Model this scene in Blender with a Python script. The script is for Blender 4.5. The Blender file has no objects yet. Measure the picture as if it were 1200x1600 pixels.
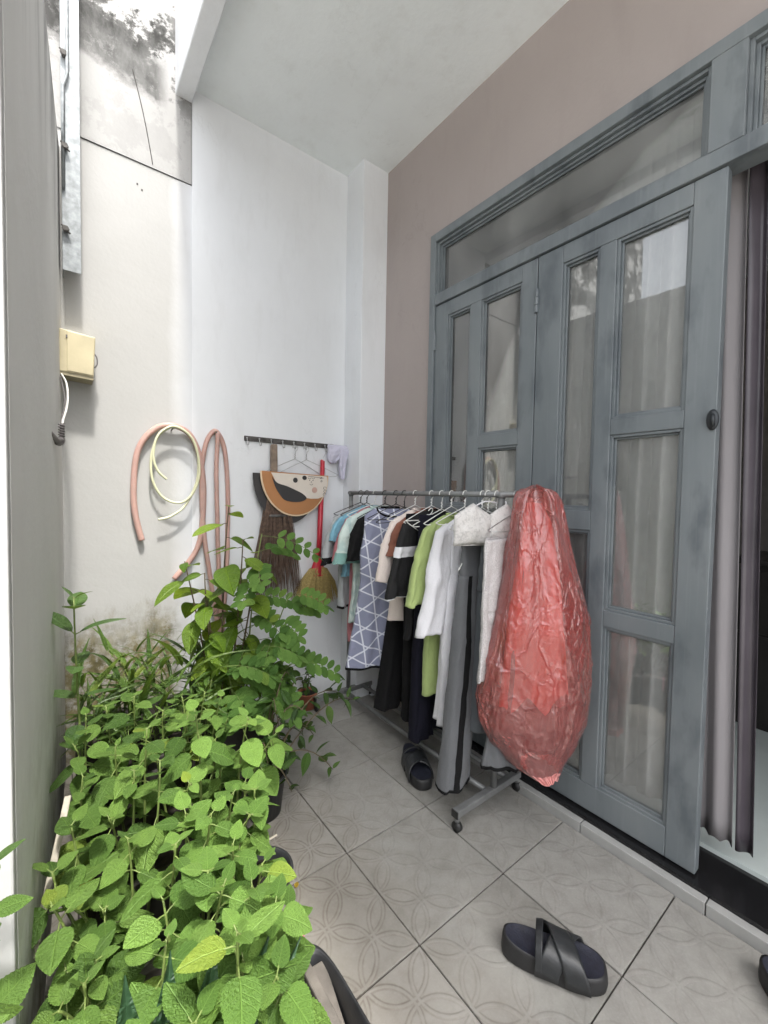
import bpy, bmesh, math, random
from mathutils import Vector, Matrix, noise, Euler
random.seed(7)
SC = bpy.context.scene
COL = SC.collection
PI = math.pi
V = Vector

# ------------------------------------------------------------------ camera
cam_d = bpy.data.cameras.new('camera')
cam = bpy.data.objects.new('camera', cam_d); COL.objects.link(cam)
cam_d.sensor_fit = 'HORIZONTAL'; cam_d.sensor_width = 36.0
cam_d.lens = 658.77 / 1200.0 * 36.0
cam_d.clip_start = 0.02; cam_d.clip_end = 500
_r = V((0.79206348, -0.6101705, 0.01809427)); _u = V((0.00944183, 0.04188356, 0.99907788)); _w = V((0.6103657, 0.79116227, -0.03893556))
cam.matrix_world = Matrix(((_r.x, _u.x, -_w.x, 0), (_r.y, _u.y, -_w.y, 0), (_r.z, _u.z, -_w.z, 1.3315), (0, 0, 0, 1)))
SC.camera = cam

# ------------------------------------------------------------------ sky, sun, exposure
SUN_DIR = V((0.03, 0.43, -0.90)).normalized()
world = bpy.data.worlds.new('World'); SC.world = world; world.use_nodes = True
wn = world.node_tree.nodes; wl = world.node_tree.links
sky = wn.new('ShaderNodeTexSky'); sky.sky_type = 'NISHITA'; sky.sun_disc = False
sky.sun_elevation = math.radians(62.8); sky.sun_rotation = math.radians(181.6)
sky.air_density = 1.0; sky.dust_density = 5.0; sky.ozone_density = 1.0
hs = wn.new('ShaderNodeHueSaturation'); hs.inputs['Saturation'].default_value = 0.22
wl.new(sky.outputs[0], hs.inputs['Color'])
wl.new(hs.outputs[0], wn['Background'].inputs['Color'])
wn['Background'].inputs['Strength'].default_value = 0.15
sun_d = bpy.data.lights.new('sun', 'SUN'); sun_d.energy = 1.5; sun_d.angle = math.radians(4); sun_d.color = (1.0, 0.96, 0.90)
sun = bpy.data.objects.new('sun', sun_d); COL.objects.link(sun)
sun.rotation_euler = SUN_DIR.to_track_quat('-Z', 'Y').to_euler()
SC.view_settings.view_transform = 'Standard'; SC.view_settings.look = 'None'
SC.view_settings.exposure = 1.85; SC.view_settings.gamma = 1.0
SC.cycles.max_bounces = 10; SC.cycles.transparent_max_bounces = 24; SC.cycles.diffuse_bounces = 6
SC.cycles.use_denoising = True
SC.cycles.caustics_reflective = False; SC.cycles.caustics_refractive = False

# ------------------------------------------------------------------ material helpers
class NT:
    def __init__(s, name):
        s.m = bpy.data.materials.new(name); s.m.use_nodes = True
        s.t = s.m.node_tree; s.n = s.t.nodes; s.l = s.t.links
        s.b = s.n['Principled BSDF']; s.out = s.n['Material Output']
    def new(s, typ, **kw):
        n = s.n.new('ShaderNode' + typ)
        for k, v in kw.items(): setattr(n, k, v)
        return n
    def link(s, a, b): s.l.new(a, b)
    def set(s, **kw):
        for k, v in kw.items(): s.b.inputs[k.replace('_', ' ')].default_value = v
    def math(s, op, a, b=None, c=None, clamp=False):
        n = s.new('Math', operation=op); n.use_clamp = clamp
        for i, x in enumerate((a, b, c)):
            if x is None: continue
            if isinstance(x, (int, float)): n.inputs[i].default_value = x
            else: s.link(x, n.inputs[i])
        return n.outputs[0]
    def coord(s, kind='Object', scale=(1, 1, 1), loc=(0, 0, 0)):
        tc = s.new('TexCoord'); mp = s.new('Mapping'); mp.inputs['Scale'].default_value = scale; mp.inputs['Location'].default_value = loc
        s.link(tc.outputs[kind], mp.inputs['Vector']); return mp.outputs[0]
    def noise(s, vec, scale, detail=4, rough=.55, dist=0):
        n = s.new('TexNoise'); n.inputs['Scale'].default_value = scale; n.inputs['Detail'].default_value = detail
        n.inputs['Roughness'].default_value = rough; n.inputs['Distortion'].default_value = dist
        if vec is not None: s.link(vec, n.inputs['Vector'])
        return n.outputs['Fac']
    def ramp(s, fac, stops, interp='LINEAR'):
        n = s.new('ValToRGB'); n.color_ramp.interpolation = interp
        el = n.color_ramp.elements
        while len(el) < len(stops): el.new(0.5)
        for e, (p, c) in zip(el, stops):
            e.position = p; e.color = (c[0], c[1], c[2], 1) if isinstance(c, (tuple, list)) else (c, c, c, 1)
        s.link(fac, n.inputs[0]); return n.outputs[0]
    def mix(s, fac, a, b, blend='MIX'):
        n = s.new('Mix', data_type='RGBA', blend_type=blend)
        for i, x in ((0, fac), (6, a), (7, b)):
            if isinstance(x, (int, float)): n.inputs[i].default_value = x
            elif isinstance(x, (tuple, list)): n.inputs[i].default_value = (x[0], x[1], x[2], 1)
            else: s.link(x, n.inputs[i])
        return n.outputs[2]
    def bump(s, h, strength=.3, dist=.01):
        n = s.new('Bump'); n.inputs['Strength'].default_value = strength; n.inputs['Distance'].default_value = dist
        s.link(h, n.inputs['Height']); s.link(n.outputs[0], s.b.inputs['Normal']); return n
    def color(s, c): s.link(c, s.b.inputs['Base Color'])
    def xyz(s, vec):
        n = s.new('SeparateXYZ'); s.link(vec, n.inputs[0]); return n.outputs

def simple(name, col, rough=.6, metal=0., vary=.12, scale=12, bump=.15, bscale=80, coord='Object', **kw):
    t = NT(name); c = t.coord(coord)
    n = t.noise(c, scale, 5)
    lo = tuple(max(0, v * (1 - vary)) for v in col); hi = tuple(min(1, v * (1 + vary)) for v in col)
    t.color(t.ramp(n, [(.3, lo), (.7, hi)]))
    t.set(Roughness=rough, Metallic=metal)
    for k, v in kw.items(): t.b.inputs[k.replace('_', ' ')].default_value = v
    if bump: t.bump(t.noise(c, bscale, 4), bump, .004)
    return t.m

def cloth(name, col, col2=None, fine=420, heather=0.06, rough=.9, pattern=None):
    t = NT(name); c = t.coord()
    n = t.noise(c, fine, 2)
    lo = tuple(v * (1 - heather) for v in col); hi = tuple(min(1, v * (1 + heather)) for v in col)
    base = t.ramp(n, [(.35, lo), (.65, hi)])
    if pattern: base = pattern(t, c, base)
    t.color(base); t.set(Roughness=rough)
    try: t.b.inputs['Sheen Weight'].default_value = .12 if max(col) > .05 else 0.0; t.b.inputs['Specular IOR Level'].default_value = .25
    except Exception: pass
    wr = t.math('ABSOLUTE', t.math('SUBTRACT', t.noise(t.coord(scale=(1, 1, .6)), 13, 4, .55, 1.2), .5))
    h = t.math('ADD', t.math('ADD', t.noise(c, 9, 3, .5, .6), t.math('MULTIPLY', wr, -.9)), t.math('MULTIPLY', n, .12))
    t.bump(h, .6, .014)
    return t.m

M = {}
def plaster(name, col, dirt, mode):
    t = NT(name); c = t.coord()
    x, y, z = t.xyz(c)
    big = t.noise(c, 1.7, 6, .6); fine = t.noise(c, 60, 4)
    base = t.ramp(big, [(.25, tuple(v * .93 for v in col)), (.75, col)])
    if mode == 'moss':      # algae growing up from the damp foot of the wall
        n = t.noise(t.coord(scale=(7, 7, 2.2)), 1.0, 7, .7)
        up = t.math('MULTIPLY_ADD', z, -1.55, 1.32)
        f = t.ramp(t.math('ADD', t.math('MULTIPLY', n, .9), up), [(.62, 0), (.95, 1)])
        fine_m = t.ramp(t.noise(c, 28, 8, .75), [(.36, .25), (.54, 1)])
        f = t.math('MULTIPLY', f, fine_m)
        moss = t.ramp(t.noise(c, 19, 4), [(.3, (.075, .066, .028)), (.7, (.20, .17, .08))])
        base = t.mix(f, base, moss)
        base = t.mix(t.ramp(t.math('ADD', x, t.math('MULTIPLY', t.math('SUBTRACT', t.noise(c, 6, 4), .5), .05)), [(.455, 0), (.56, 1)]), base, (.60, .615, .635))
        # faint runs under the ledge
        nz = t.noise(t.coord(scale=(22, 22, 1.6)), 1.0, 6, .7)
        tp = t.ramp(z, [(0, 0), (1, 1)])
        k = t.math('MULTIPLY', t.math('SUBTRACT', z, 2.45, clamp=True), 2.0, clamp=True)
        k = t.math('MULTIPLY', k, t.ramp(nz, [(.56, 0), (.72, .55)]))
        base = t.mix(k, base, (.33, .33, .34))
    if mode == 'mould':     # black mould and flaked paint
        n1 = t.noise(t.coord(scale=(1.9, 1.9, 2.2)), 1.0, 10, .70, .25)
        n2 = t.noise(t.coord(scale=(5, 5, 5), loc=(3, 1, 2)), 1.0, 10, .74, .15)
        hgt = t.ramp(t.math('MULTIPLY', t.math('SUBTRACT', z, 2.95), .6), [(0.0, 0), (.35, .55), (.8, 1)])
        a = t.math('ADD', t.math('MULTIPLY', n1, .5), t.math('MULTIPLY', n2, .6))
        a = t.math('ADD', a, t.math('MULTIPLY', hgt, .10))
        f = t.ramp(a, [(.585, 0), (.605, .85), (.64, 1)])
        f = t.math('MULTIPLY', f, t.ramp(t.math('SUBTRACT', z, 3.0), [(.22, .16), (.46, 1)]))
        # a dark band of algae along an old joint
        wob = t.math('MULTIPLY', t.math('SUBTRACT', t.noise(c, 5, 7, .7), .5), .26)
        band = t.math('ABSOLUTE', t.math('ADD', t.math('SUBTRACT', z, 3.42), t.math('ADD', wob, t.math('MULTIPLY', x, .12))))
        bf = t.ramp(band, [(.0, 1), (.06, .9), (.11, 0)])
        bf = t.math('MULTIPLY', bf, t.ramp(t.noise(c, 26, 8, .75), [(.34, .45), (.48, 1)]))
        bx = t.ramp(x, [(.08, 1), (.40, .9), (.46, 0)])
        bf = t.math('MULTIPLY', bf, bx)
        f = t.math('MAXIMUM', f, bf)
        base = t.mix(f, base, (.018, .018, .016))
        g = t.ramp(t.noise(t.coord(scale=(3, 3, 1.2), loc=(7, 0, 0)), 1.0, 8, .7), [(.45, 0), (.75, .55)])
        base = t.mix(g, base, (.42, .42, .41))
    if mode == 'streak':
        n = t.noise(t.coord(scale=(3.2, 2.2, .35)), 1.0, 6, .6)
        f = t.ramp(n, [(.42, 0), (.75, .25)])
        base = t.mix(f, base, dirt)
        n2 = t.noise(t.coord(scale=(5, 5, .8), loc=(4, 9, 1)), 1.0, 8, .75)
        topf = t.math('MULTIPLY', t.math('SUBTRACT', z, 2.2, clamp=True), 1.4, clamp=True)
        base = t.mix(t.math('MULTIPLY', topf, t.ramp(n2, [(.46, 0), (.6, .85)])), base, (.10, .10, .10))
        lowf = t.ramp(z, [(.0, .9), (.55, .25), (.9, 0)])
        base = t.mix(t.math('MULTIPLY', lowf, t.ramp(t.noise(c, 8, 8, .7), [(.45, 0), (.6, .8)])), base, (.17, .14, .09))
    if mode == 'clean':
        n = t.noise(t.coord(scale=(9, 9, 2.2)), 1.0, 7, .68)
        base = t.mix(t.ramp(n, [(.52, 0), (.80, .26)]), base, dirt)
        n = t.noise(t.coord(scale=(2.6, 2.6, .9), loc=(5, 2, 8)), 1.0, 5, .6)
        base = t.mix(t.ramp(n, [(.45, 0), (.75, .16)]), base, dirt)
        sp = t.ramp(t.noise(c, 34, 9, .75), [(.73, 0), (.79, .35)])
        base = t.mix(sp, base, dirt)
        hr = t.math('ABSOLUTE', t.math('SUBTRACT', t.noise(t.coord(scale=(.8, .8, .5), loc=(1, 3, 2)), 1.6, 8, .6, .6), .5))
        base = t.mix(t.math('MULTIPLY', t.ramp(hr, [(.0, .10), (.003, 0)]), t.ramp(t.noise(c, 1.3, 2), [(.5, 0), (.6, 1)])), base, tuple(v * .5 for v in dirt))
    t.color(base); t.set(Roughness=.85)
    t.bump(t.math('ADD', t.math('MULTIPLY', t.noise(c, 5, 3), 1.2), t.math('MULTIPLY', fine, .25)), .28, .012)
    return t.m

M['cream'] = plaster('cream plaster', (.425, .423, .412), (.4, .38, .33), 'moss')
M['white'] = plaster('cool white paint', (.745, .765, .79), (.5, .5, .5), 'clean')
M['soffit'] = plaster('soffit paint', (.84, .88, .89), (.55, .55, .53), 'clean')
M['mould'] = plaster('mouldy plaster', (.37, .367, .36), (.1, .1, .1), 'mould')
M['grey_wall'] = plaster('grey boundary plaster', (.68, .68, .665), (.33, .33, .31), 'streak')
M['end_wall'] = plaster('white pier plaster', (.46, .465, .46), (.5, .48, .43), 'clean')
M['mauve'] = plaster('mauve facade paint', (.385, .338, .322), (.27, .23, .22), 'clean')
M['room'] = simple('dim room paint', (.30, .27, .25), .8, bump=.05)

def door_paint():
    t = NT('blue grey door paint'); c = t.coord()
    n = t.noise(t.coord(scale=(5, 5, 1.6)), 1.0, 4, .5, .3)
    base = t.ramp(n, [(.22, (.115, .134, .150)), (.42, (.155, .177, .190)), (.62, (.178, .200, .212)), (.85, (.215, .235, .243))])
    g = t.noise(t.coord(scale=(60, 60, 3.5)), 1.0, 5, .6)
    base = t.mix(t.ramp(g, [(.5, 0), (.8, .15)]), base, (.12, .145, .16))
    chips = t.ramp(t.noise(c, 55, 8, .72), [(.70, 0), (.735, .6)])
    base = t.mix(chips, base, (.34, .35, .34))
    rub = t.ramp(t.noise(t.coord(scale=(9, 9, 4), loc=(2, 5, 1)), 1.0, 4, .55), [(.53, 0), (.68, .62)])
    base = t.mix(rub, base, (.075, .090, .105))
    br = t.noise(t.coord(scale=(70, 70, 2)), 1.0, 4, .6)
    base = t.mix(t.ramp(br, [(.55, 0), (.75, .22)]), base, (.27, .29, .30))
    t.color(base); t.set(Roughness=.42)
    t.link(t.ramp(n, [(.3, .32), (.7, .55)]), t.b.inputs['Roughness'])
    t.bump(t.math('ADD', t.math('MULTIPLY', g, .5), t.noise(c, 30, 4)), .16, .003)
    return t.m
M['door'] = door_paint()

def glass(name='window glass', dust_haze=.17, ior=1.5, tint=(.94, .96, .955)):
    t = NT(name); c = t.coord()
    fr = t.new('Fresnel'); fr.inputs['IOR'].default_value = ior
    tr = t.new('BsdfTransparent'); tr.inputs['Color'].default_value = (*tint, 1)
    gl = t.new('BsdfGlossy'); gl.inputs['Roughness'].default_value = .015
    bm = t.new('Bump'); bm.inputs['Strength'].default_value = .05; bm.inputs['Distance'].default_value = .01
    t.link(t.noise(c, 3.0, 2), bm.inputs['Height']); t.link(bm.outputs[0], gl.inputs['Normal'])
    df = t.new('BsdfDiffuse'); df.inputs['Color'].default_value = (.55, .56, .55, 1)
    m1 = t.new('MixShader'); m1.inputs[0].default_value = dust_haze  # dust film, raised to paint a pale haze that brightens the panes
    dn = t.ramp(t.noise(t.coord(scale=(5, 5, 2)), 1.0, 6, .65), [(.3, dust_haze * .4), (.75, dust_haze * 2.0)])
    t.link(dn, m1.inputs[0]); t.link(tr.outputs[0], m1.inputs[1]); t.link(df.outputs[0], m1.inputs[2])
    m2 = t.new('MixShader')
    t.link(t.math('MULTIPLY', fr.outputs[0], 3.4, clamp=True), m2.inputs[0])   # reflection boosted past what both faces of the pane give
    t.link(m1.outputs[0], m2.inputs[1]); t.link(gl.outputs[0], m2.inputs[2])
    t.link(m2.outputs[0], t.out.inputs['Surface'])
    return t.m
M['glass'] = glass()

def tile_mat():
    t = NT('embossed floor tile'); c = t.coord()      # tile-local, -0.2 .. 0.2
    x, y, z = t.xyz(c)
    k = 1 / .1 / math.sqrt(2); s2 = math.sqrt(2)
    # rotate the overlapping-circle lattice by 45 degrees; unit = quarter tile
    a = t.math('MULTIPLY', t.math('ADD', x, y), k); b = t.math('MULTIPLY', t.math('SUBTRACT', x, y), k)
    def cell(q):
        q = t.math('DIVIDE', q, s2); q = t.math('ADD', q, 0.0)
        f = t.math('SUBTRACT', q, t.math('FLOOR', q))
        return t.math('MULTIPLY', t.math('ABSOLUTE', t.math('SUBTRACT', f, .5)), s2)
    qa, qb = cell(a), cell(b)
    def ring(ca, cb):
        d = t.math('SQRT', t.math('ADD', t.math('POWER', t.math('SUBTRACT', qa, ca), 2), t.math('POWER', t.math('SUBTRACT', qb, cb), 2)))
        return t.math('ABSOLUTE', t.math('SUBTRACT', d, .93))
    d = t.math('MINIMUM', ring(0, 0), t.math('MINIMUM', ring(s2, 0), ring(0, s2)))
    ridge = t.ramp(d, [(.0, 1), (.035, .85), (.07, 0)])
    oi = t.new('ObjectInfo')
    wc = t.new('NewGeometry').outputs['Position']
    big = t.noise(wc, 2.3, 6, .6); mid = t.noise(wc, 17, 7, .7); fine = t.noise(wc, 150, 3)
    base = t.ramp(big, [(.3, (.255, .248, .230)), (.7, (.33, .323, .305))])
    base = t.mix(t.ramp(mid, [(.43, 0), (.70, .62)]), base, (.18, .172, .158))
    base = t.mix(t.ramp(fine, [(.5, 0), (.8, .3)]), base, (.40, .40, .385))
    base = t.mix(1.0, base, t.ramp(oi.outputs['Random'], [(0, (.86, .86, .85)), (1, (1.0, 1.0, 1.0))]), 'MULTIPLY')
    wx, wy, wz = t.xyz(wc)
    # damp earth worked into the relief beside the planters
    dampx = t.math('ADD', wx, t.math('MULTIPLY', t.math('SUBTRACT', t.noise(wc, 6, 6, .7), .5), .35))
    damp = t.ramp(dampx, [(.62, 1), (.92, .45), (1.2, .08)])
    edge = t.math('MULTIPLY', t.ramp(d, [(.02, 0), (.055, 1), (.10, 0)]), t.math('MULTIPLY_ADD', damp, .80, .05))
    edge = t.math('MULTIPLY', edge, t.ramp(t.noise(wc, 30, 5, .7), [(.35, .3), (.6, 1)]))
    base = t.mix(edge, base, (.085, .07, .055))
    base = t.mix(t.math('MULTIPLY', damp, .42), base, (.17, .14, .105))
    base = t.mix(t.ramp(t.noise(wc, 1.1, 4, .6), [(.48, 0), (.62, .30)]), base, (.40, .385, .35))
    spk = t.ramp(t.noise(wc, 46, 8, .78), [(.66, 0), (.72, .6)])
    base = t.mix(spk, base, (.10, .09, .075))
    t.color(base)
    t.set(Roughness=.55)
    h = t.math('ADD', t.math('MULTIPLY', ridge, 1.0), t.math('MULTIPLY', mid, .35)); h = t.math('ADD', h, t.math('MULTIPLY', fine, .25))
    t.bump(h, .30, .0024)
    return t.m
M['tile'] = tile_mat()
M['grout'] = simple('dark grout', (.045, .04, .035), .9)
M['ground'] = simple('pale concrete ground', (.48, .47, .45), .9, scale=3)
M['granite'] = simple('black granite', (.012, .012, .013), .18, vary=.5, scale=160, bump=.02)
M['strip'] = simple('white strip tile', (.36, .36, .35), .4, scale=8)
M['indoor'] = simple('pale indoor tile', (.62, .68, .66), .22, vary=.05, scale=4, bump=.02)
M['black_wood'] = simple('black cabinet', (.02, .018, .017), .35)
M['galv'] = simple('galvanised steel', (.26, .28, .29), .55, .25, vary=.30, scale=38, bump=.08)
M['steel_dark'] = simple('rusty dark steel', (.09, .085, .08), .6, .5, vary=.5, scale=30)
M['rack'] = simple('grey painted tube', (.20, .205, .205), .42, .25, vary=.15, scale=18, bump=.08)
M['castor'] = simple('black castor plastic', (.02, .02, .02), .5)
M['beige'] = simple('aged beige plastic', (.52, .46, .30), .5, vary=.10, scale=9, bump=.05)
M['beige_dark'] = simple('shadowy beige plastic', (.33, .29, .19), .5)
M['wire_white'] = simple('white cable', (.62, .61, .58), .5, bump=0)
M['wire_grey'] = simple('grey cable', (.13, .12, .12), .6, bump=0)
M['hose_pink'] = simple('dusty pink hose', (.47, .30, .26), .38, vary=.12, scale=10, bump=.1, Subsurface_Weight=.1)
M['hose_pale'] = simple('pale translucent hose', (.62, .62, .42), .35, vary=.08, scale=9, bump=.05)
M['twig'] = simple('dark twig', (.115, .075, .055), .8, vary=.5, scale=60)
M['straw'] = simple('straw', (.36, .27, .10), .8, vary=.35, scale=90)
M['old_wood'] = simple('weathered wood', (.20, .155, .12), .85, vary=.4, scale=20, bump=.4)
M['grey_wood'] = simple('grey weathered plank', (.125, .112, .098), .9, vary=.3, scale=18, bump=.5)
M['red_wood'] = simple('reddish damp plank', (.07, .036, .027), .85, vary=.4, scale=18, bump=.5)
M['red_plastic'] = simple('red plastic handle', (.48, .025, .045), .32, vary=.12)
M['soil'] = simple('dark soil', (.014, .010, .007), .95, vary=.6, scale=40, bump=.8, bscale=60)
M['pot_black'] = simple('black pot plastic', (.022, .023, .025), .5, vary=.4, scale=10)
M['clay'] = simple('terracotta', (.33, .105, .055), .8)
M['foam'] = simple('dark soiled foam box', (.04, .037, .032), .9, vary=.2, scale=7, bump=.3)
M['rubber'] = simple('black slipper rubber', (.018, .018, .019), .55, vary=.3, scale=30, bump=.12)
M['rubber_top'] = simple('slipper strap', (.022, .024, .026), .42, vary=.25, scale=40, bump=.2)
M['navy_sole'] = simple('navy footbed', (.016, .018, .030), .6, vary=.3, scale=60, bump=.35, bscale=180)
M['hanger_white'] = simple('white wire hanger', (.72, .72, .70), .35, bump=0)
M['hanger_black'] = simple('black hanger', (.02, .02, .02), .4, bump=0)
M['hanger_steel'] = simple('steel wire hanger', (.45, .45, .45), .35, .8, bump=0)
M['iron'] = simple('dark iron', (.04, .045, .05), .45, .4)
M['pink_straw'] = simple('pink plastic straw', (.75, .20, .30), .4, bump=0)
M['stick'] = simple('pale stick', (.36, .33, .27), .7, vary=.2, scale=40)

# ------------------------------------------------------------------ mesh helpers
class MB:
    def __init__(s): s.v = []; s.f = []
    def add(s, vs, fs):
        o = len(s.v); s.v += [tuple(p) for p in vs]; s.f += [tuple(i + o for i in f) for f in fs]; return s
    def box(s, x0, x1, y0, y1, z0, z1):
        vs = [(x, y, z) for x in (x0, x1) for y in (y0, y1) for z in (z0, z1)]
        return s.add(vs, [(0, 1, 3, 2), (4, 6, 7, 5), (0, 4, 5, 1), (2, 3, 7, 6), (0, 2, 6, 4), (1, 5, 7, 3)])
    def tube(s, pts, r, n=8, cap=True):
        pts = [V(p) for p in pts]; m = len(pts)
        rs = r if isinstance(r, (list, tuple)) else [r] * m
        vs = []; nrm = None
        for i, p in enumerate(pts):
            t = (pts[min(i + 1, m - 1)] - pts[max(i - 1, 0)])
            t = t.normalized() if t.length > 1e-9 else V((0, 0, 1))
            if nrm is None:
                a = V((0, 0, 1)) if abs(t.z) < .9 else V((1, 0, 0)); nrm = t.cross(a).normalized()
            else:
                nrm = (nrm - t * nrm.dot(t))
                nrm = nrm.normalized() if nrm.length > 1e-6 else t.orthogonal().normalized()
            b = t.cross(nrm)
            for k in range(n):
                q = 2 * PI * k / n; vs.append(p + (nrm * math.cos(q) + b * math.sin(q)) * rs[i])
        fs = [(i * n + k, i * n + (k + 1) % n, (i + 1) * n + (k + 1) % n, (i + 1) * n + k) for i in range(m - 1) for k in range(n)]
        if cap: fs += [tuple(range(n - 1, -1, -1)), tuple((m - 1) * n + k for k in range(n))]
        return s.add(vs, fs)
    def grid(s, fn, nu, nv, wrap=False):
        vs = [fn(i / nu, j / nv) for j in range(nv + 1) for i in range(nu + (0 if wrap else 1))]
        w = nu if wrap else nu + 1
        fs = [(j * w + i, j * w + (i + 1) % w, (j + 1) * w + (i + 1) % w, (j + 1) * w + i) for j in range(nv) for i in range(nu)]
        return s.add(vs, fs)
    def lathe(s, prof, c=(0, 0, 0), n=28, sx=1, sy=1):
        vs = [(c[0] + r * sx * math.cos(2 * PI * k / n), c[1] + r * sy * math.sin(2 * PI * k / n), c[2] + z) for r, z in prof for k in range(n)]
        fs = [(i * n + k, i * n + (k + 1) % n, (i + 1) * n + (k + 1) % n, (i + 1) * n + k) for i in range(len(prof) - 1) for k in range(n)]
        return s.add(vs, fs)
    def prism(s, outline, fn, d0, d1):        # outline of (a, b); fn(a, b, d) -> point
        n = len(outline)
        vs = [fn(a, b, d0) for a, b in outline] + [fn(a, b, d1) for a, b in outline]
        return s.add(vs, [tuple(range(n)), tuple(range(2 * n - 1, n - 1, -1))] + [(i, n + i, n + (i + 1) % n, (i + 1) % n) for i in range(n)])
    def mesh(s, name, mat, smooth=False):
        me = bpy.data.meshes.new(name); me.from_pydata(s.v, [], s.f); me.update()
        bm = bmesh.new(); bm.from_mesh(me); bmesh.ops.recalc_face_normals(bm, faces=bm.faces); bm.to_mesh(me); bm.free()
        if mat is not None: me.materials.append(mat)
        if smooth: me.polygons.foreach_set('use_smooth', [True] * len(me.polygons))
        return me
    def build(s, name, mat, parent=None, smooth=False, bevel=0, local=False, sub=0, solid=0):
        o = bpy.data.objects.new(name, s.mesh(name, mat, smooth)); COL.objects.link(o); attach(o, parent, local)
        if solid:
            m = o.modifiers.new('solid', 'SOLIDIFY'); m.thickness = solid; m.offset = 0
        if bevel:
            m = o.modifiers.new('bevel', 'BEVEL'); m.width = bevel; m.segments = 2; m.limit_method = 'ANGLE'; m.angle_limit = math.radians(40)
        if sub:
            m = o.modifiers.new('sub', 'SUBSURF'); m.levels = sub; m.render_levels = sub
        return o

def attach(o, parent, local=False):
    if parent is None: return
    o.parent = parent
    if not local:
        w = parent.matrix_basis if parent.parent is None else parent.parent.matrix_basis @ parent.matrix_parent_inverse @ parent.matrix_basis
        o.matrix_parent_inverse = w.inverted()
def tag(o, label=None, cat=None, group=None, kind=None):
    if label: o['label'] = label
    if cat: o['category'] = cat
    if group: o['group'] = group
    if kind: o['kind'] = kind
    return o
def thing(name, label, cat, loc=(0, 0, 0), rz=0, group=None, kind='thing'):
    o = bpy.data.objects.new(name, None); COL.objects.link(o); o.empty_display_size = .05
    o.location = loc; o.rotation_euler = (0, 0, rz)
    o.matrix_basis = Matrix.Translation(V(loc)) @ Matrix.Rotation(rz, 4, 'Z')
    return tag(o, label, cat, group, kind)
def box(name, mat, parent, x0, x1, y0, y1, z0, z1, bevel=0):
    return MB().box(x0, x1, y0, y1, z0, z1).build(name, mat, parent, bevel=bevel)
def spline(pts, n=8):
    pts = [V(p) for p in pts]; out = []
    for i in range(len(pts) - 1):
        p0, p1, p2, p3 = pts[max(i - 1, 0)], pts[i], pts[i + 1], pts[min(i + 2, len(pts) - 1)]
        for k in range(n):
            t = k / n
            out.append(.5 * ((2 * p1) + (p2 - p0) * t + (2 * p0 - 5 * p1 + 4 * p2 - p3) * t * t + (3 * p1 - p0 - 3 * p2 + p3) * t ** 3))
    out.append(pts[-1]); return out
def lerpkeys(keys, t):
    for i in range(len(keys) - 1):
        if t <= keys[i + 1][0]:
            a, b = keys[i], keys[i + 1]; f = (t - a[0]) / max(1e-9, b[0] - a[0]); f = f * f * (3 - 2 * f) * .5 + f * .5
            return [x + (y - x) * f for x, y in zip(a[1:], b[1:])]
    return list(keys[-1][1:])

# ================================================================== SETTING
A = 1.7078          # plane of the door fronts
DD = 2.438          # back wall
CEIL = 3.424
g = MB().add([(-60, -60, -.03), (60, -60, -.03), (60, 60, -.03), (-60, 60, -.03)], [(0, 1, 2, 3)]).build('ground', M['ground']); tag(g, kind='structure')
fl = box('floor', M['grout'], None, -1.2, 1.632, -2.6, DD + .02, -.025, -.006); tag(fl, kind='structure')
tm = MB().box(-.1978, .1978, -.1978, .1978, -.012, 0).mesh('tile', M['tile'])
bm = bmesh.new(); bm.from_mesh(tm); bmesh.ops.bevel(bm, geom=[e for e in bm.edges], offset=.0012, segments=1, affect='EDGES'); bm.to_mesh(tm); bm.free()
for i in range(-5, 2):
    for j in range(-9, 3):
        cx, cy = .8367 + (i + .5) * .4, 1.2727 + (j + .5) * .4 + 0
        if cy > DD - .0: continue
        o = bpy.data.objects.new('tile', tm); COL.objects.link(o); attach(o, fl)
        o.location = (cx, cy, random.uniform(-.0012, .0012))
        o.rotation_euler = (random.uniform(-.002, .002), random.uniform(-.002, .002), random.choice((0, 1, 2, 3)) * PI / 2)

# ---- left boundary wall
bw = thing('boundary_wall', 'grey streaked plaster boundary wall behind the plants at the photo edge', 'wall', (-.06, 1.7, 0))
H_BW = 2.86
ox = lambda y: .0145 - .0533 * (DD - y)
pts = [(ox(.955), .955), (ox(DD), DD), (-.2, DD), (-.2, .955)]
MB().prism(pts, lambda a, b, d: (a, b, d), -.02, H_BW).build('wall', M['grey_wall'], bw)
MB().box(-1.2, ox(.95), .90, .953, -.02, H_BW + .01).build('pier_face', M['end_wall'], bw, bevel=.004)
MB().box(-1.25, -1.10, -2.6, .90, -.02, 1.5).build('low_wall', M['grey_wall'], bw)

# ---- neighbouring wall at the back (cream, mouldy above the ledge)
nw = thing('neighbour_wall', 'cream plaster wall with black mould above its ledge and moss at its foot', 'wall', (.27, DD, 0))
MB().box(-2.6, .569, DD, DD + .14, -.02, 2.936).build('wall', M['cream'], nw)
MB().box(-2.6, .566, DD - .005, DD + .16, 2.940, 6.4).build('upper_panel', M['mould'], nw)
MB().tube(spline([(.30, DD - .0055, 3.36), (.335, DD - .0055, 3.22), (.36, DD - .0055, 3.1), (.385, DD - .0055, 2.955)], 5), .0022, 5).build('crack', M['steel_dark'], nw)
for dx, dz in ((.315, 2.83), (.335, 2.81)):
    MB().box(dx, dx + .007, DD - .002, DD + .002, dz, dz + .008).build('nail_hole', M['steel_dark'], nw)

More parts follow.
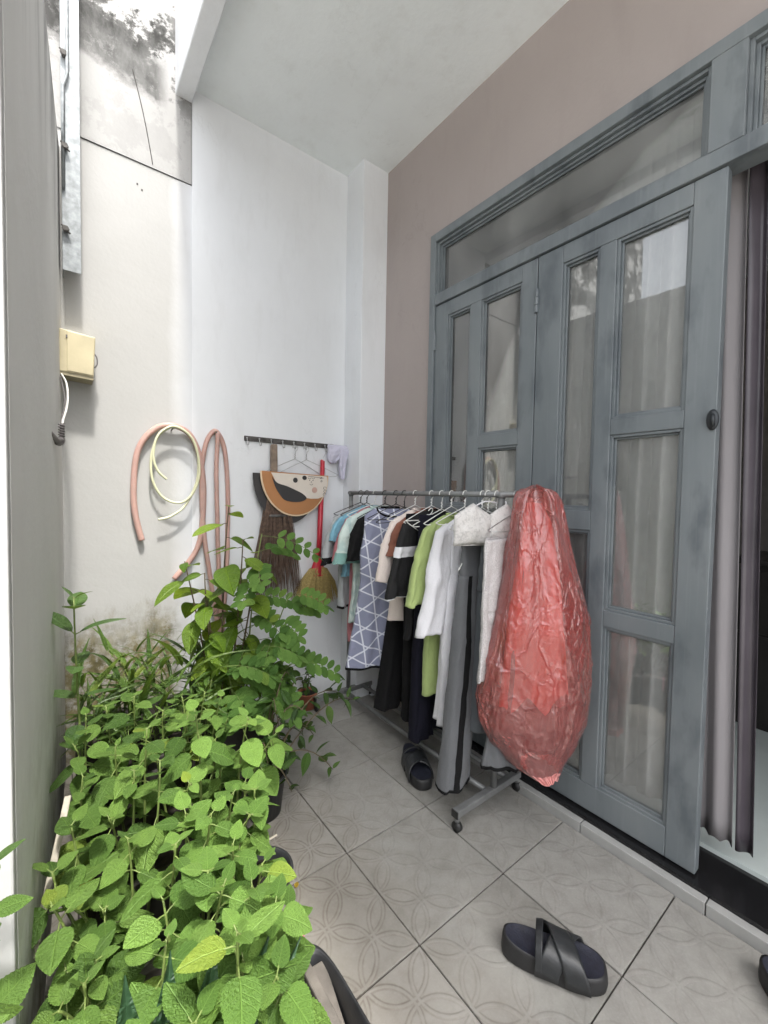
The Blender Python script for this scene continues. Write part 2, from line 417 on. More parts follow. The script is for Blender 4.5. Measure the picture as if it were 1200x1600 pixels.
# ---- house
hs_ = thing('house', 'house front with mauve wall, white balcony soffit and white corner pilaster', 'house', (1.9, 0, 0))
WX = 1.716; WI = 1.90
w = MB().box(WX, WI, 1.806, DD, -.02, CEIL).box(WX, WI, -1.05, 1.806, 2.812, CEIL).box(WX, WI, -4.0, -1.05, -.02, CEIL)
w.build('wall', M['mauve'], hs_)
MB().box(.569, WI + 3.4, DD - .004, DD + .15, -.02, 6.4).build('side_wall', M['white'], hs_)
MB().box(1.525, WX + .01, 2.243, DD - .002, -.02, CEIL + .01).build('pilaster', M['white'], hs_, bevel=.004)
MB().box(.565, WI + 3.4, -1.7, DD, CEIL, CEIL + .16).build('balcony_slab', M['soffit'], hs_)
MB().box(.488, .568, -1.7, DD + .016, 3.352, 4.45).build('parapet', M['white'], hs_, bevel=.006)
# room behind the doors
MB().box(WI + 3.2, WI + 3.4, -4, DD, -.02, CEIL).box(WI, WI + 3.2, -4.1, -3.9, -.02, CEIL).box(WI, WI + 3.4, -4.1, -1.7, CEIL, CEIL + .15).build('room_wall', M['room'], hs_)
idf = box('indoor_floor', M['indoor'], None, 1.884, WI + 3.2, -3.9, DD, -.02, .062); tag(idf, kind='structure')
sill = thing('door_sill', 'black granite door sill with a white tile strip along its foot', 'sill', (1.76, .4, 0))
box('granite_slab', M['granite'], sill, 1.672, 1.8835, .10, 1.80, -.02, .048, .003)
box('granite_slab', M['granite'], sill, 1.672, 1.8835, -1.04, .097, -.02, .048, .003)
for k, (y0, y1) in enumerate(((1.22, 1.80), (.805, 1.217), (.392, .802), (-.02, .389), (-.5, -.023), (-1.04, -.503))):
    box('strip_tile', M['strip'], sill, 1.638, 1.6715, y0, y1, -.02, .0365, .0025)

# ---- folding door set
DX = 1.690
fd = thing('folding_door', 'blue-grey wooden folding glass doors with a transom window, worn paint', 'door', (A, 1.1, .048))
fm = MB()
F0, F1 = 1.694, 1.785
fm.box(F0, F1, 1.766, 1.806, .048, 2.812)                 # left jamb
fm.box(F0, F1, -1.05, -1.01, .048, 2.812)
fm.box(F0 + .0, F1, -1.01, 1.766, 2.765, 2.812)           # head
fm.box(F0 + .002, F1, -1.01, 1.766, 2.412, 2.470)         # transom bar
fm.box(F0 + .001, F1, .402, .497, 2.470, 2.765)           # mullion
fm.build('door_frame', M['door'], fd, bevel=.003)
def pane_with_bead(parent, y0, y1, z0, z1, x=1.735):
    p = MB().box(x, x + .004, y0 - .004, y1 + .004, z0 - .004, z1 + .004).build('pane', M['glass'], parent)
    b = MB(); t = .011; d0, d1 = x - .022, x - .001
    b.box(d0, d1, y0, y0 + t, z0, z1).box(d0, d1, y1 - t, y1, z0, z1).box(d0, d1, y0 + t, y1 - t, z0, z0 + t).box(d0, d1, y0 + t, y1 - t, z1 - t, z1)
    # stepped inner moulding
    t2 = .019; e0 = x - .011
    b.box(e0, d1 - .001, y0 + t, y0 + t2, z0 + t, z1 - t).box(e0, d1 - .001, y1 - t2, y1 - t, z0 + t, z1 - t)
    b.box(e0, d1 - .001, y0 + t2, y1 - t2, z0 + t, z0 + t2).box(e0, d1 - .001, y0 + t2, y1 - t2, z1 - t2, z1 - t)
    b.build('glazing_bead', M['door'], parent, bevel=.0018)
    return p
for y0, y1 in ((.497, 1.766), (-1.01, .402)):
    tr = MB(); o = .012
    tr.box(F0 + .018, F1 - .02, y0, y0 + o, 2.470, 2.765).box(F0 + .018, F1 - .02, y1 - o, y1, 2.470, 2.765)
    tr.box(F0 + .018, F1 - .02, y0 + o, y1 - o, 2.470, 2.470 + o).box(F0 + .018, F1 - .02, y0 + o, y1 - o, 2.765 - o, 2.765)
    tw = tr.build('transom_window', M['door'], fd, bevel=.002)
    pane_with_bead(tw, y0 + o, y1 - o, 2.470 + o, 2.765 - o, 1.750)
def leaf(yl, yr, nar, wid, lname='leaf'):
    z0, z1 = .056, 2.407; x0, x1 = 1.7065, 1.748
    m = MB()
    ys = [yl, nar[0], nar[1], wid[0], wid[1], yr]    # decreasing y
    m.box(x0, x1, nar[0], yl, z0, z1).box(x0, x1, yr, wid[1], z0, z1)            # outer stiles
    m.box(x0, x1, wid[0], nar[1], .165, 2.332)                                    # middle stile
    m.box(x0, x1, wid[1], nar[0], z0, .165).box(x0, x1, wid[1], nar[0], 2.332, z1)
    m.box(x0 + .0006, x1, nar[1], nar[0], 1.205, 1.285)
    m.box(x0 + .0006, x1, wid[1], wid[0], 1.583, 1.645).box(x0 + .0006, x1, wid[1], wid[0], .828, .893)
    o = m.build(lname, M['door'], fd, bevel=.003)
    for a, b in ((1.285, 2.332), (.165, 1.205)): pane_with_bead(o, nar[1], nar[0], a, b)
    for a, b in ((1.645, 2.332), (.893, 1.583), (.165, .828)): pane_with_bead(o, wid[1], wid[0], a, b)
    return o
l1 = leaf(1.764, 1.118, (1.668, 1.505), (1.436, 1.198))
l2 = leaf(1.114, .440, (.998, .842), (.778, .532))
def hinge(par, y, z):
    h = MB().tube([(1.702, y, z - .05), (1.702, y, z - .018)], .0085, 10).tube([(1.702, y, z - .016), (1.702, y, z + .016)], .0095, 10).tube([(1.702, y, z + .018), (1.702, y, z + .05)], .0085, 10)
    h.tube([(1.702, y, z + .05), (1.702, y, z + .056)], .006, 8)
    h.build('hinge', M['door'], par, smooth=False)
for z in (2.213, 1.2, .3):
    hinge(l1, 1.766, z); hinge(l2, 1.116, z)
lk = MB().lathe([(0, .010), (.018, .009), (.0235, .004), (.024, 0), (0, 0)], n=20).mesh('latch', M['iron'], True)
o = bpy.data.objects.new('latch_plate', lk); COL.objects.link(o); attach(o, l2); o.matrix_basis = Matrix.Translation((1.7055, .450, 1.600)) @ Matrix.Rotation(-PI / 2, 4, 'Y') @ Matrix.Diagonal((1.45, .72, 1, 1))
MB().tube([(1.70, .450, 1.615), (1.685, .446, 1.612), (1.683, .444, 1.595), (1.688, .445, 1.575)], .006, 8).build('latch_knob', M['iron'], l2, smooth=True)
# second pair folded open at the far jamb
l3 = MB().box(1.70, 1.745, -1.005, -.97, .056, 2.407).build('leaf', M['door'], fd, bevel=.003)

# ---- curtains and room
def curtain(name, label, mat, x, y0, y1, z0, z1, folds, amp, scal=0.0, seed=0, flare=0, shear=0.0, tuck=.006):
    t = thing(name, label, 'curtain', (x, (y0 + y1) / 2, z1))
    n = int(max(40, folds * 20))
    def fn(u, v):
        y = y0 + (y1 - y0) * u; z = z1 + (z0 - z1) * v
        ph = 2 * PI * folds * (u + .05 * noise.noise(V((u * 4, seed, v * .6))))
        a = amp * (.85 + (.35 if tuck else .1) * noise.noise(V((u * 9, seed + 5, v * 1.5))))
        xx = x + a * math.sin(ph) + (.012 if tuck else .004) * noise.noise(V((u * (6 if tuck else 2), v * 3, seed)))
        if scal and v > .97: z += scal * abs(math.sin(ph))
        return (xx, y + shear * (1 - v) + tuck * math.cos(ph * 2) + flare * v * noise.noise(V((v * 2, seed, 1))), z)
    MB().grid(fn, n, 36).build('drape', mat, t, smooth=True, solid=.0015)
    return t
def sheer(name, col, tr=.3, rough=.8):
    t = NT(name); c = t.coord()
    t.color(t.ramp(t.noise(t.coord(scale=(8, 8, 1.2)), 1.0, 4), [(.3, tuple(v * .88 for v in col)), (.7, col)]))
    t.set(Roughness=rough); t.bump(t.noise(c, 220, 2), .1, .002)
    tl = t.new('BsdfTranslucent'); tl.inputs[0].default_value = (*col, 1)
    mx = t.new('MixShader'); mx.inputs[0].default_value = tr
    t.link(t.b.outputs[0], mx.inputs[1]); t.link(tl.outputs[0], mx.inputs[2]); t.link(mx.outputs[0], t.out.inputs['Surface'])
    return t.m
M['curt_grey'] = sheer('pale grey curtain', (.84, .83, .83), .2)
M['curt_lilac'] = sheer('pale lilac curtain', (.30, .285, .295), .12)
M['curt_satin'] = simple('dusky mauve satin', (.075, .065, .077), .33, vary=.15, scale=6, bump=.1, bscale=14)
curtain('curtain', 'pale grey curtain with soft folds hanging behind the far door leaf', M['curt_grey'], 1.835, 1.15, 1.76, .15, 2.74, 9, .017, .0, 1)
curtain('curtain', 'pale grey curtain with a scalloped hem behind the near door leaf', M['curt_grey'], 1.835, .475, 1.13, .155, 2.74, 7, .017, .014, 2)
curtain('curtain', 'narrow lilac-grey curtain hanging at the open edge of the doors', M['curt_lilac'], 1.850, .375, .470, .125, 2.74, 1.4, .013, .012, 3, shear=.055, tuck=0)
curtain('curtain', 'dusky mauve satin curtain strip beside the dark doorway', M['curt_satin'], 1.872, .322, .368, .115, 2.74, .8, .014, .0, 4, shear=.06, tuck=0)
rod = thing('curtain_rod', 'dark curtain rod above the doors inside the room', 'curtain rod', (1.855, .5, 2.75))
MB().tube([(1.855, -.9, 2.752), (1.855, 1.78, 2.752)], .011, 10).build('rod', M['iron'], rod, smooth=True)
cb = thing('cabinet', 'black low cabinet standing in the dark room', 'cabinet', (3.3, .2, .062))
box('top', M['black_wood'], cb, 3.05, 3.65, -.75, .68, .985, 1.015, .004); box('body', M['black_wood'], cb, 3.09, 3.65, -.72, .65, .062, .984)
for k in range(3): box('drawer', M['black_wood'], cb, 3.075, 3.0895, -.70 + k * .455, -.26 + k * .455, .60, .95, .004)
for k in range(3): box('cabinet_door', M['black_wood'], cb, 3.075, 3.0895, -.70 + k * .455, -.26 + k * .455, .10, .585, .004)

# ================================================================== THINGS ON THE BACK WALL
YB = DD - .004
# galvanised channel
gp = thing('steel_channel', 'galvanised steel channel bolted upright high on the wall corner', 'steel channel', (.055, 2.34, 2.285))
MB().prism([(.022, 2.335), (.088, 2.335), (.088, 2.341), (.028, 2.341), (.028, 2.43), (.022, 2.43)], lambda a, b, d: (a, b, d), 2.285, 5.2).build('channel', M['galv'], gp, bevel=.001)
MB().tube([(.028, 2.325, 2.62), (.03, 2.325, 3.05), (.045, 2.32, 3.1), (.047, 2.32, 5.2)], .0065, 8).build('conduit', M['galv'], gp, smooth=True)
for z in (2.455, 2.80, 3.18):
    MB().tube([(.034, 2.36, z), (.034, 2.312, z - .004)], .009, 6).tube([(.034, 2.322, z - .002), (.034, 2.315, z - .003)], .014, 6).tube([(.02, 2.32, z + .012), (.05, 2.32, z - .018)], .004, 6).build('bolt', M['steel_dark'], gp)
# junction box with cable
jb = thing('junction_box', 'beige plastic meter box fixed in the wall corner above the twisted cable', 'junction box', (.07, 2.35, 1.84))
MB().prism([(.004, 1.845), (.1285, 1.838), (.137, 2.017), (.006, 2.028)], lambda a, b, d: (a, d, b), 2.318, DD - .006).build('box_body', M['beige'], jb, bevel=.004)
MB().prism([(.033, 1.850), (.126, 1.845), (.134, 2.011), (.034, 2.020)], lambda a, b, d: (a, d, b), 2.3145, 2.3185).build('lid', M['beige'], jb, bevel=.0015)
box('latch', M['wire_grey'], jb, .030, .036, 2.312, 2.3175, 1.990, 2.003)
MB().tube(spline([(.132, 2.36, 1.955), (.143, 2.36, 1.94), (.145, 2.36, 1.91), (.135, 2.36, 1.89)], 5), .003, 6).build('wire_loop', M['wire_grey'], jb, smooth=True)
MB().prism([(.002, 1.832), (.128, 1.825), (.1285, 1.838), (.004, 1.845)], lambda a, b, d: (a, d, b), 2.322, DD - .01).build('shaded_underside', M['beige_dark'], jb)  # underside of the box, its shade put into a darker beige
cw = thing('cable', 'white and grey cable twisted into a coil under the beige box', 'cable', (.0, 2.1, 1.5))
MB().tube(spline([(.012, 2.330, 1.838), (.030, 2.25, 1.78), (.032, 2.16, 1.70), (.025, 2.08, 1.64), (.016, 2.03, 1.60), (.012, 2.0, 1.572)], 6), .0037, 8).build('white_wire', M['wire_white'], cw, smooth=True)
MB().tube(spline([(.006, 2.340, 1.838), (.018, 2.27, 1.77), (.024, 2.18, 1.68), (.014, 2.08, 1.62), (.009, 2.0, 1.565)], 6), .0032, 8).build('grey_wire', M['wire_grey'], cw, smooth=True)
coil = [(.010 + .0085 * math.cos(q), 2.0 + .0085 * math.sin(q), 1.580 - .0095 * q / (2 * PI)) for q in [k * .35 for k in range(126)]]
MB().tube(coil, .0028, 6).tube([(.012, 2.0, 1.58), (.008, 2.0, 1.515)], .006, 8).build('coil', M['wire_grey'], cw, smooth=True)
MB().tube(spline([(.010, 2.0, 1.520), (-.004, 1.95, 1.512), (-.018, 1.88, 1.520), (-.030, 1.80, 1.528), (-.05, 1.76, 1.53)], 5), [.009, .0095, .012] + [.010] * 10 + [.0045] * 8, 8).tube(spline([(.014, 2.0, 1.522), (.008, 1.99, 1.505), (-.002, 1.97, 1.502), (-.012, 1.95, 1.515)], 4), .0085, 8).build('taped_joint', M['wire_grey'], cw, smooth=True)

# hoses
def hose(name, label, pts, r, mat, cat='hose'):
    pp = spline(pts, 10)
    for i, q in enumerate(pp): q += V((.003 * noise.noise(q * 7), 0, .003 * noise.noise(q * 9)))
    return tag(MB().tube(pp, r, 12).build(name, mat, None, smooth=True), label, cat)
hy = DD - .022
hose('hose', 'thick pink rubber hose looped over a nail on the cream wall', [(.328, hy, 1.083), (.300, hy, 1.22), (.294, hy, 1.38), (.318, hy, 1.545), (.385, hy, 1.645), (.468, hy - .012, 1.672), (.548, hy, 1.640), (.602, hy, 1.53), (.621, hy, 1.37), (.618, hy, 1.18), (.588, hy, 1.02), (.475, hy, .872)], .0145, M['hose_pink'])
hose('hose', 'pink rubber hose hung in a narrow upright loop between the other hose and the brooms', [(.70, hy - .03, .52), (.664, hy - .015, .80), (.628, hy - .004, 1.08), (.612, hy, 1.36), (.628, hy, 1.57), (.668, hy, 1.662), (.700, hy - .006, 1.655), (.735, hy, 1.56), (.752, hy, 1.36), (.752, hy, 1.05), (.738, hy - .01, .80), (.716, hy - .02, .55)], .0125, M['hose_pink'])
hose('hose', 'thick pink rubber hose end falling inside the narrow loop into the plants', [(.690, hy - .026, 1.662), (.682, hy - .026, 1.45), (.690, hy - .026, 1.1), (.70, hy - .03, .8), (.705, hy - .04, .5)], .012, M['hose_pink'])
hose('hose', 'thin pale yellow hose coiled inside the thick pink one', [(.398, hy - .03, 1.190), (.455, hy - .03, 1.205), (.525, hy - .03, 1.262), (.582, hy - .03, 1.40), (.585, hy - .03, 1.53), (.545, hy - .03, 1.628), (.470, hy - .036, 1.662), (.400, hy - .03, 1.612), (.368, hy - .03, 1.50), (.374, hy - .03, 1.38), (.420, hy - .03, 1.30), (.50, hy - .034, 1.275), (.560, hy - .04, 1.33), (.590, hy - .044, 1.45), (.560, hy - .045, 1.60), (.475, hy - .046, 1.664), (.40, hy - .044, 1.62), (.375, hy - .04, 1.52), (.392, hy - .04, 1.44), (.433, hy - .036, 1.395)], .0062, M['hose_pale'])
for i, (x, lab) in enumerate(((.468, 'dark nail holding the looped pink and yellow hoses'), (.684, 'dark nail holding the narrow pink hose loop'))):
    tag(MB().tube([(x, DD, 1.652), (x, DD - .055, 1.657)], .003, 8).tube([(x, DD - .055, 1.657), (x, DD - .058, 1.657)], .006, 8).build('nail', M['steel_dark'], None), lab, 'nail')

# hook rail
hr = thing('hook_rail', 'long grey steel rail with wire hooks on the white wall', 'hook rail', (1.15, DD, 1.65))
MB().box(.848, 1.470, DD - .014, DD - .0045, 1.633, 1.662).build('bar', M['steel_dark'], hr, bevel=.002)
for k in range(9):
    x = .862 + k * .073
    MB().tube(spline([(x, DD - .016, 1.652), (x, DD - .02, 1.632), (x, DD - .03, 1.612), (x, DD - .045, 1.612), (x, DD - .047, 1.628)], 4), .0026, 6).tube([(x, DD - .012, 1.650), (x, DD - .019, 1.650)], .005, 8).build('hook', M['hanger_steel'], hr, smooth=True)

def wire_hanger(mb, w=.20, h=.10, hook=.10, r=.0016, twist=True, bar=True):
    """local frame: hook top at z=0, arms along x"""
    hk = [(-.018 * math.cos(q) , 0, -.022 + .020 * math.sin(q)) for q in [PI * 1.15 - k * PI * 1.3 / 12 for k in range(13)]]
    hk = [(p[0] * -1, 0, p[2]) for p in hk]
    hk = [(.018 * math.cos(q), 0, -.019 + .018 * math.sin(q)) for q in [PI * 1.05 - k * PI * 1.45 / 14 for k in range(15)]]
    neck = [(.004, 0, -.045), (.001, 0, -.060), (0, 0, -hook)]
    mb.tube(spline([V(p) for p in hk] + [V(p) for p in neck], 2), r, 6)
    if twist: mb.tube([(.003 * math.cos(k), .003 * math.sin(k), -hook + .034 - .0022 * k) for k in range(16)], r, 5)
    arm = [(0, 0, -hook), (-w * .5, 0, -hook - h * .45), (-w, 0, -hook - h * .93), (-w - .006, 0, -hook - h), (-w + .01, 0, -hook - h * 1.08)]
    mb.tube(spline(arm, 4), r, 6); mb.tube(spline([(-p[0], p[1], p[2]) for p in arm], 4), r, 6)
    if bar: mb.tube([(-w + .01, 0, -hook - h * 1.08), (0, 0, -hook - h * 1.09), (w - .01, 0, -hook - h * 1.08)], r, 6)
    return mb
for x, lab, rz in ((1.154, 'bare steel wire hanger on the hook rail nearer the dark broom handle', .10), (1.227, 'bare steel wire hanger on the hook rail nearer the red broom handle', -.12)):
    o = wire_hanger(MB(), .205, .10, .085, .0019).build('wire_hanger', M['hanger_steel'], None, smooth=True)
    o.location = (x, DD - .038, 1.632); o.rotation_euler = (0.03, random.uniform(-.06, .06), rz)
    tag(o, lab, 'hanger', 'bare wire hangers on the wall rail')

# half-round printed mat folded over the hangers
mt = thing('half_round_mat', 'half-round tan, cream and black printed mat hung over wire hangers on the wall', 'mat', (1.14, DD - .07, 1.2))
my = DD - .078
def half(x0, x1, ztop0, ztop1, depth, n=28, inset=0):
    cx = (x0 + x1) / 2; R_ = (x1 - x0) / 2 - inset
    pts = [(x0 + inset, ztop0), (x1 - inset, ztop1)]
    for k in range(1, n):
        q = PI * k / n
        zt = ztop1 + (ztop0 - ztop1) * (k / n)
        pts.append((cx + R_ * math.cos(q), zt - (depth - inset) * math.sin(q)))
    return pts
fy = lambda a, b, d: (a, d + .05 * (a - 1.14), b)
M['mat_tan'] = simple('tan leatherette', (.40, .185, .075), .55, vary=.08, scale=9)
M['mat_cream'] = simple('cream leatherette', (.66, .60, .53), .55, vary=.06, scale=9)
M['mat_black'] = simple('charcoal print', (.035, .033, .034), .6, vary=.1)
M['mat_edge'] = simple('pale mat edging', (.70, .55, .38), .6, vary=.08)
M['mat_pink'] = simple('pink print dot', (.55, .36, .30), .6, vary=.08)
MB().prism(half(.905, 1.345, 1.45, 1.45, .30), lambda a, b, d: (a - .022, d, b - .0), my + .022, my + .028).build('back_layer', M['mat_black'], mt)
MB().prism(half(.915, 1.378, 1.462, 1.452, .262), fy, my + .004, my + .012).build('edging', M['mat_edge'], mt, bevel=.002)
MB().prism(half(.915, 1.378, 1.462, 1.452, .262, inset=.009), fy, my + .0025, my + .0045).build('tan_field', M['mat_tan'], mt)
cr = [(.980, 1.4545), (1.362, 1.447), (1.366, 1.405), (1.355, 1.36), (1.338, 1.318), (1.30, 1.305), (1.25, 1.303), (1.215, 1.308), (1.13, 1.30), (1.04, 1.345), (1.0, 1.42)]
MB().prism(cr, fy, my + .0005, my + .0026).build('cream_field', M['mat_cream'], mt)
bk = [(.985, 1.43), (1.02, 1.395), (1.08, 1.378), (1.14, 1.355), (1.185, 1.335), (1.215, 1.31), (1.20, 1.293), (1.16, 1.283), (1.10, 1.286), (1.06, 1.30), (1.03, 1.335), (1.005, 1.375)]
MB().prism([(p.x, p.z) for p in spline([(a, 0, b) for a, b in bk + bk[:1]], 4)[:-1]], fy, my - .0012, my + .0006).build('print_blob', M['mat_black'], mt)
def disc(cx, cz, r, sx=1, n=18): return [(cx + r * sx * math.cos(2 * PI * k / n), cz + r * math.sin(2 * PI * k / n)) for k in range(n)]
MB().prism(disc(1.137, 1.415, .0155), fy, my - .0012, my + .0006).build('print_dot', M['mat_black'], mt)
MB().prism(disc(1.200, 1.432, .0135, 1.15), fy, my - .0012, my + .0006).build('print_dot', M['mat_black'], mt)
MB().prism(disc(1.272, 1.358, .0185), fy, my - .0012, my + .0006).build('print_dot', M['mat_pink'], mt)
ln = MB()
for cx, cz in ((1.236, 1.418), (1.248, 1.408), (1.260, 1.418)): ln.prism(disc(cx, cz, .003, n=8), fy, my - .0012, my + .0006)
for q0 in ((1.235, 1.436), (1.262, 1.437), (1.248, 1.398)):
    ln.tube([fy(q0[0] + .011 * math.cos(k * .32 + 3.3), q0[1] + .009 * math.sin(k * .32 + 3.3), my) for k in range(10)], .0011, 5)
ln.tube([fy(1.225 + .014 * k, 1.443 - .001 * k, my) for k in range(9)], .0013, 5)
for cx, cz in ((1.348, 1.372), (1.350, 1.352), (1.346, 1.332)):
    ln.tube([fy(cx + .011 * math.cos(k * .45), cz + .008 * math.sin(k * .45), my) for k in range(11)], .0011, 5)
ln.build('print_lines', M['mat_black'], mt)
for ch, px, pz in (('h', 1.326, 1.428), ('o', 1.327, 1.408)):
    c = bpy.data.curves.new('letter', 'FONT'); c.body = ch; c.size = .026; c.extrude = .0008; c.materials.append(M['mat_black'])
    tmp = bpy.data.objects.new('letter_curve', c); COL.objects.link(tmp); bpy.context.view_layer.update()
    lme = bpy.data.meshes.new_from_object(tmp.evaluated_get(bpy.context.evaluated_depsgraph_get())); bpy.data.objects.remove(tmp)
    o = bpy.data.objects.new('letter', lme); COL.objects.link(o); attach(o, mt)
    o.matrix_basis = Matrix.Translation(fy(px, pz, my - .0003)) @ Matrix.Rotation(-1.45, 4, 'Y') @ Matrix.Rotation(PI / 2, 4, 'X')

# brooms
b1 = thing('twig_broom', 'dark twig broom with a flat wooden handle hanging behind the half-round mat', 'broom', (1.03, DD - .03, .75))
MB().prism([(.995, 1.20), (.993, 1.615), (1.0, 1.623), (1.030, 1.625), (1.033, 1.615), (1.04, 1.20)], lambda a, b, d: (a, d, b), DD - .052, DD - .034).build('handle', M['old_wood'], b1, bevel=.003)
mb = MB(); rr = random.Random(3)
for k in range(230):
    u = rr.uniform(-1, 1); d = rr.uniform(-.03, .03)
    top = V((1.03 + u * .055, DD - .045 + d * .6, 1.34)); mid = V((1.035 + u * .10, DD - .05 + d, 1.12)); bot = V((1.035 + u * .165 + rr.uniform(-.02, .02), DD - .055 + d * 1.2, rr.uniform(.66, .80)))
    mb.tube([top, mid, (mid + bot) / 2 + V((rr.uniform(-.006, .006), 0, 0)), bot], [.0024, .002, .0016, .0008], 4, cap=False)
tag(mb.build('twigs', M['twig'], b1), kind='stuff')
for z, a in ((1.27, .066), (1.20, .078)):
    MB().lathe([(a, -.008), (a + .006, 0), (a, .008)], (1.033, DD - .045, z), 24, 1, .42).build('binding', M['steel_dark'], b1, smooth=True)
b2 = thing('straw_broom', 'straw hand broom with a long red plastic handle hanging on the wall rail', 'broom', (1.30, DD - .04, .63))
MB().tube([(1.372, DD - .034, 1.60), (1.348, DD - .040, 1.565), (1.345, DD - .042, 1.535)], .0018, 6).build('wire_loop', M['hanger_steel'], b2)
MB().tube(spline([(1.345, DD - .042, 1.548), (1.343, DD - .042, 1.535), (1.341, DD - .043, 1.45), (1.338, DD - .043, 1.40)], 4), [.006, .0135] + [.0145] * 11, 12).build('grip', M['red_plastic'], b2, smooth=True)
MB().tube([(1.338, DD - .043, 1.40), (1.325, DD - .046, 1.05), (1.318, DD - .048, .93)], .0165, 12).build('handle', M['red_plastic'], b2, smooth=True)
MB().lathe([(.017, 0.09), (.024, .05), (.042, .0), (.046, -.03), (.038, -.05), (0, -.055)], (1.312, DD - .050, .865), 20, 1, .6).build('socket', M['red_plastic'], b2, smooth=True)
mb = MB()
for k in range(420):
    u = rr.uniform(-1, 1); d = rr.uniform(-1, 1)
    top = V((1.315 + u * .055, DD - .052 + d * .02, .875 - .02 * abs(u))); bot = V((1.292 + u * .155 + rr.uniform(-.012, .012), DD - .062 + d * .045, .63 + .03 * u * u + rr.uniform(-.012, .02)))
    mid = (top + bot) / 2 + V((u * .018, 0, 0))
    mb.tube([top, mid, bot], [.0022, .002, .0009], 4, cap=False)
tag(mb.build('straw', M['straw'], b2), kind='stuff')
MB().lathe([(.062, -.006), (.067, 0), (.062, .006)], (1.313, DD - .052, .815), 24, 1, .42).build('binding', M['red_plastic'], b2, smooth=True)

# ------------------------------------------------------------------ cloth lofts
def loft(keys, ns=40, nt=48, fold=.008, nf=5, seed=0, wave=.01, sup=.6, fold_top=.15, th=None, infl=0, drift=.01):
    """keys: (t, cx, cy, cz, half_width, half_depth) from top to bottom; a flattened cloth tube with hanging folds"""
    def fn(u, v):
        cx, cy, cz, a, b = lerpkeys(keys, v)
        q = 2 * PI * u if th is None else th[0] + (th[1] - th[0]) * u
        c, s_ = math.cos(q), math.sin(q)
        x = cx + (a + infl) * math.copysign(abs(c) ** .85, c); y = cy + (b + infl) * math.copysign(abs(s_) ** sup, s_)
        k = fold_top + (1 - fold_top) * min(1, v * 1.25)
        xr = c * nf
        f = math.sin(xr * 2.1 + seed * 1.7 + .9 * noise.noise(V((seed * 3.1, v * 1.6, c * 1.5)))) * .6 + noise.noise(V((c * nf * .7, v * 1.8, seed * 7.3))) * .9
        dg = noise.noise(V((c * 2.2 + v * 3.0, v * 2.4 - c * 1.4, seed * 1.9)))
        y += fold * k * f + fold * .9 * (1 - 2 * abs(dg)) * (.3 + .7 * v) + .004 * noise.noise(V((x * 26, v * 18, seed)))
        x += drift * noise.noise(V((v * 2.2, seed * 2.9, 4))) + fold * .35 * k * noise.noise(V((u * 6, v * 3, seed + 11)))
        z = cz + wave * (v ** 4) * noise.noise(V((c * 2.2, s_ * .8, seed * 5.7))) + .002 * noise.noise(V((c * 9, v * 14, seed)))
        return (x, y, z)
    return fn
RX, RZ = 1.47, 1.345     # rail axis
def shirt(name, label, y, cx, rz, mat, hw=.195, zn=-.085, length=.62, slope=.055, sl=.20, sw=.085, sang=.16, smat=None, seed=1, cat='t-shirt', flare=1.04, cuff=None, hem=None, fold=.018, neck=.07, group=None, thk=.03, sleeves=True, lean=0.0):
    t = thing(name, label, cat, (RX, y, RZ), rz, group)
    top = zn
    keys = [(0, cx, 0, top, neck, .012), (.03, cx, 0, top - .008, neck + .03, .014), (.10, cx, 0, top - slope * .75, hw * .93, .020), (.14, cx, 0, top - slope, hw, .024),
            (.32, cx, 0, top - .2, hw * .97, thk), (.6, cx + lean * .4, 0, top - length * .55, hw * .96, thk * 1.05), (1, cx + lean, 0, top - length, hw * flare, thk * 1.15)]
    MB().grid(loft(keys, fold=fold, seed=seed), 64, 56, wrap=True).build('body', mat, t, smooth=True, local=True, solid=.0016)
    MB().tube([(cx + (neck - .004) * math.cos(q), -.004 + .016 * math.sin(q), top + .006 - .02 * max(0, -math.sin(q)) * .6) for q in [2 * PI * k / 28 for k in range(29)]], .0055, 6).build('collar', smat or mat, t, smooth=True, local=True)
    if sleeves:
        for s in (-1, 1):
            sx, sz = cx + s * hw * .93, top - slope * .8
            dx, dz = s * math.sin(sang), -math.cos(sang)
            k2 = [(0, sx - s * .045, 0, sz + .012, .035, .012), (.12, sx - s * .012 + dx * .02, 0, sz - .018, sw * .72, .020), (.35, sx + dx * sl * .40, 0, sz + dz * sl * .40, sw * .92, .026), (1, sx + dx * sl, 0, sz + dz * sl, sw, .026)]
            so = MB().grid(loft(k2, fold=.013, nf=2.8, seed=seed + s * 3, wave=.014), 30, 24, wrap=True).build('sleeve', smat or mat, t, smooth=True, local=True, solid=.0016)
            if cuff:
                MB().grid(lambda u, v, f=loft(k2, fold=.013, nf=2.8, seed=seed + s * 3, wave=.014, infl=.0022): f(u, cuff[0] + (1.002 - cuff[0]) * v), 30, 6, wrap=True).build('cuff', cuff[1], t, smooth=True, local=True)
    if hem:
        MB().grid(lambda u, v, f=loft(keys, fold=fold, seed=seed, infl=.0022): f(u, hem[0] + (1.002 - hem[0]) * v), 64, 4, wrap=True).build('hem', hem[1], t, smooth=True, local=True)
    t['keys_'] = 0; del t['keys_']
    return t, keys
def hanger_on_rail(label, y, rz, mat, w=.19, h=.085, hook=.085, r=.0017, tilt=0, x=RX):
    o = wire_hanger(MB(), w, h, hook, r).build('clothes_hanger', mat, None, smooth=True)
    o.location = (x, y, RZ + .0165); o.rotation_euler = (0, tilt, rz); tag(o, label, 'hanger', 'hangers on the clothes rack'); return o

